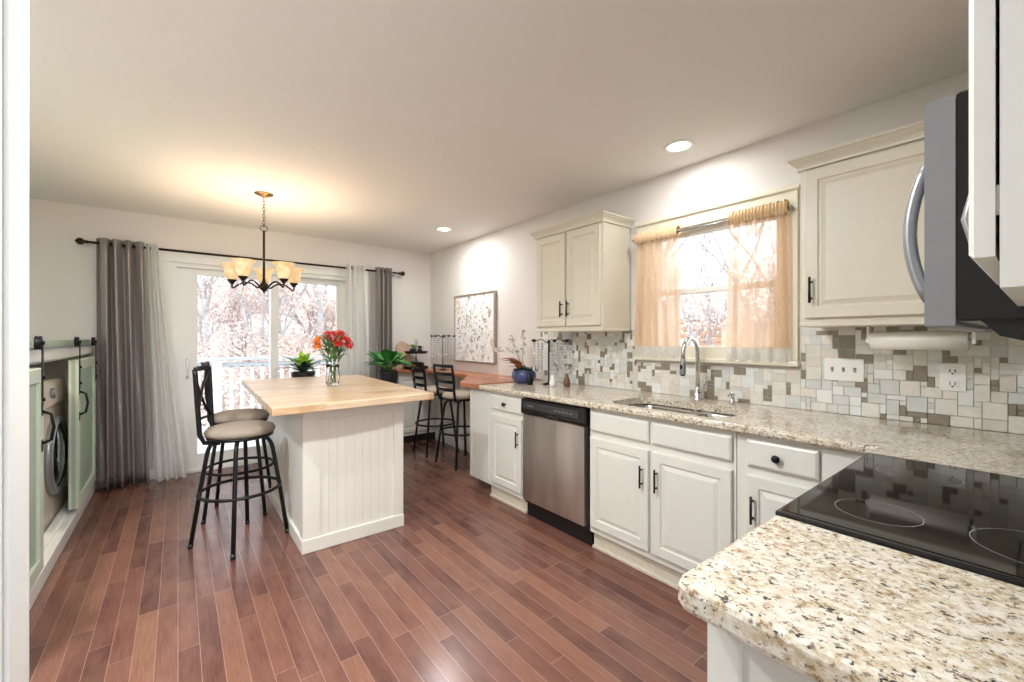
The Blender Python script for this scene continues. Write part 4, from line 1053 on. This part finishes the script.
# ------------------------------------------------------------------ potted plants by the sliding door
def plant(x_, y_, h_, lab, kind, name):
    t = thing(name, (x_, y_, 0), lab, 'potted plant')
    m = MB()
    m.lathe((x_, y_, h_-.20), [(0, 0), (.08, 0), (.10, .03), (.115, .19), (.12, .20), (.105, .20), (.10, .17), (0, .17)], 22); spart('pot', m, POT, t, t)
    m = MB(); m.lathe((x_, y_, h_-.225), [(0, 0), (.13, 0), (.13, .022), (0, .022)], 22)
    for k in range(3):
        a = k*2*PI/3; m.tube([(x_+.10*math.cos(a), y_+.10*math.sin(a), h_-.22), (x_+.15*math.cos(a), y_+.15*math.sin(a), 0)], .011, 8)
    spart('plant_stand', m, BLACK, t, t)
    m = MB(); rn = random.Random(int(x_*100))
    if kind == 'agave':
        for k in range(16):
            a = k*2.4; L_ = .24+.05*(k % 3); e = .05+.035*k
            m.leaf((x_, y_, h_-.01), (x_+L_*math.cos(a)*math.cos(e), y_+L_*math.sin(a)*math.cos(e), h_+L_*math.sin(e)), .06, .05, 6)
        spart('leaves', m, LEAFD, t, t)
        m = MB()
        for k in range(14):
            a = k*2.4+.4; L_ = .14+.02*(k % 3); e = .35+.07*k
            m.leaf((x_, y_, h_+.02), (x_+L_*math.cos(a)*math.cos(e), y_+L_*math.sin(a)*math.cos(e), h_+.05+L_*math.sin(e)), .085, 0, 6)
        spart('young_leaves', m, LEAFL, t, t)
    else:
        ms = MB()
        for k in range(22):
            a = k*2.4; L_ = .15+.04*(k % 4); e = .15+.12*(k % 9); q = .08+.03*(k % 3)
            b = (x_+q*math.cos(a), y_+q*math.sin(a), h_+.04+.10*math.sin(e))
            ms.tube([(x_, y_, h_-.02), (x_+.5*q*math.cos(a), y_+.5*q*math.sin(a), h_+.06), b], .004, 5)
            m.leaf(b, (b[0]+L_*math.cos(a)*math.cos(e), b[1]+L_*math.sin(a)*math.cos(e), b[2]+L_*math.sin(e)*.7), .13, .12, 6)
        spart('leaves', m, LEAF, t, t); spart('stems', ms, STEM, t, t)
plant(1.02, 4.80, .955, 'spiky green succulent on a stand behind the island, in front of the glass', 'agave', 'potted_succulent')
plant(1.86, 4.62, .93, 'broad-leaved green plant in front of the right grey curtain', 'broad', 'leafy_potted_plant')

# ------------------------------------------------------------------ outside: deck, ground, woods
m = MB(); 
for k in range(14): m.box(-1.6, 3.4, 5.30+k*.135, 5.30+k*.135+.128, -.10, -.065, .003)
tag(m.build('wooden_deck', DECK), 'pale grey deck outside the sliding glass door', 'deck')
t = thing('deck_railing', (.9, 6.95, -.06), 'white deck railing with square balusters outside the sliding door', 'railing')
for xx in (-1.5, -.55, .42, 1.55, 2.6):
    m = MB(); m.box(xx-.05, xx+.05, 6.97, 7.07, -.065, 1.0, .004); spart('post', m, TRIM, t, t)
m = MB(); m.box(-1.6, 3.3, 6.95, 7.09, 1.0, 1.035, .004); m.box(-1.6, 3.3, 7.0, 7.04, .90, .97, .003); spart('top_rail', m, mat('weathered_rail_grey', srgb(186, 190, 194), .6), t, t)
m = MB(); m.box(-1.6, 3.3, 7.0, 7.04, .05, .12, .003); spart('bottom_rail', m, TRIM, t, t)
for k in range(38):
    xx = -1.42+k*.125
    if any(abs(xx-q) < .07 for q in (-1.5, -.55, .42, 1.55, 2.6)): continue
    m = MB(); m.box(xx-.02, xx+.02, 7.0, 7.04, .10, .92, .003); spart('baluster', m, TRIM, t, t)
# sloping leaf-covered ground
m = MB(); m.smooth = True; rows = []
def gz(x_, y_):
    d = max(0, y_-9); return -1.6+.20*d+.25*math.sin(x_*.5)+.2*math.sin(y_*.4+x_*.2)+max(0, x_-6)*.05
xs = [-26+2*i for i in range(37)]; ys = [5.28+1.8*i for i in range(24)]
R = [m.ring([(a, b, gz(a, b)) for a in xs]) for b in ys]
for a, b in zip(R, R[1:]):
    for i in range(len(xs)-1): m._f((a[i], a[i+1], b[i+1], b[i]))
R2 = [m.ring([(a, b, gz(a, 5.28)) for a in [2.9+2*i for i in range(18)]]) for b in (-12, -8, -4, 0, 3, 5.28)]
for a, b in zip(R2, R2[1:]):
    for i in range(17): m._f((a[i], a[i+1], b[i+1], b[i]))
o = m.build('ground', GROUND); o['kind'] = 'structure'
def tree(seed, leafm, hgt, nleaf):
    rn = random.Random(seed)
    t = thing('bare_tree', (0, 0, 0), '', 'tree', 'bare winter trees in the woods')
    mt, ml = MB(), MB(); mt.smooth = True
    def grow(p, d, L, r, lev):
        q = p+d*L
        mid = p+d*L*.5+Vector((rn.uniform(-1, 1), rn.uniform(-1, 1), 0))*L*.05
        mt.tube([p, mid, q], [r, r*.85, r*.68], 5 if lev < 2 else 3, cap=False)
        if lev >= 4:
            for k in range(nleaf):
                c_ = p+d*L*rn.random()+Vector((rn.gauss(0, .35), rn.gauss(0, .35), rn.gauss(0, .3)))
                s_ = rn.uniform(.02, .055); u_ = Vector((rn.uniform(-1, 1), rn.uniform(-1, 1), rn.uniform(-1, 1))).normalized(); v_ = u_.orthogonal().normalized()
                ml._f(ml.ring([c_-u_*s_, c_+v_*s_*.5, c_+u_*s_, c_-v_*s_*.5]))
            return
        for k in range(3 if lev else 4):
            a = rn.uniform(0, 2*PI); sp = rn.uniform(.35, .85)
            nd = (d+Vector((math.cos(a), math.sin(a), rn.uniform(-.2, .35)))*sp).normalized()
            grow(p+d*L*rn.uniform(.55, 1), nd, L*rn.uniform(.55, .75), r*.55, lev+1)
    grow(Vector((0, 0, -.3)), Vector((rn.uniform(-.05, .05), rn.uniform(-.05, .05), 1)).normalized(), hgt, .085, 0)
    spart('trunk', mt, BARK, t, None); spart('foliage', ml, leafm, t, None)
    return t
shrub0 = tree(31, TWIG, 1.05, 15); shrub0.name = 'winter_shrub'
protos = [tree(1, TWIG, 3.2, 26), tree(2, TWIG2, 3.8, 24), tree(7, TWIG, 2.4, 28)]
used = set(); rn = random.Random(9)
spots = []
for row, (yy, n_) in enumerate(((12.5, 5), (16.5, 6), (21, 7), (27, 8))):
    for k in range(n_):
        f_ = (k+.5+.2*(row % 2))/n_; spots.append((yy*(-.16+.66*f_)+rn.uniform(-.5, .5), yy+rn.uniform(-.7, .7), (k+row) % 3))
for row, (xx, n_) in enumerate(((9, 3), (13.0, 3), (21, 4))):
    for k in range(n_): spots.append((xx, xx*(.30+.50*(k+.5+.2*row)/n_), (k+row+1) % 3))
for x_, y_, k in spots:
    if k in used: o = copy_tree(protos[k])
    else: o = protos[k]; used.add(k)
    o['label'] = 'bare pale winter tree in the woods seen through the glass'
    o.location = (x_, y_, gz(x_, y_) if y_ > 5.28 else gz(x_, 5.28)); o.rotation_euler.z = rn.uniform(0, 6.28); s_ = rn.uniform(.8, 1.35); o.scale = (s_, s_, s_)
k = 0
for yy, n_ in ((9.6, 3), (11.3, 4), (14.2, 5), (18.2, 5), (23.5, 6)):
    for j in range(n_):
        o = shrub0 if k == 0 else copy_tree(shrub0); k += 1
        x_ = yy*(-.04+.46*(j+.5+.3*(k % 2))/n_); y_ = yy+rn.uniform(-.5, .5)
        o['label'] = 'leafy pale pink winter shrub on the slope beyond the deck'; o['category'] = 'shrub'; o['group'] = 'winter shrubs on the slope'
        o.location = (x_, y_, gz(x_, y_)); o.rotation_euler.z = rn.uniform(0, 6.28); s_ = rn.uniform(.9, 1.3); o.scale = (s_, s_, s_)
# neighbouring house seen through the sink window
t = thing('neighbor_house', (16, 8.2, -1.5), 'tan sided house seen through the sink window beyond the trees', 'house')
m = MB(); m.box(14.5, 19, 6.9, 9.6, -2.0, 2.0)
for k in range(18): m.box(14.47, 14.5, 6.9, 9.6, -1.6+k*.2, -1.6+k*.2+.17)
spart('siding', m, mat('tan_siding', srgb(206, 168, 142), .7), t, t)
m = MB(); m.loft([[(x_, 6.6, 1.95), (x_, 9.9, 1.95), (x_, 8.25, 3.1)] for x_ in (14.2, 19.3)]); spart('roof', m, mat('grey_shingle', srgb(190, 192, 196), .8), t, t)
m = MB(); m.box(14.42, 14.48, 7.7, 8.5, .3, 1.3, .01); spart('window', m, TRIM, t, t)
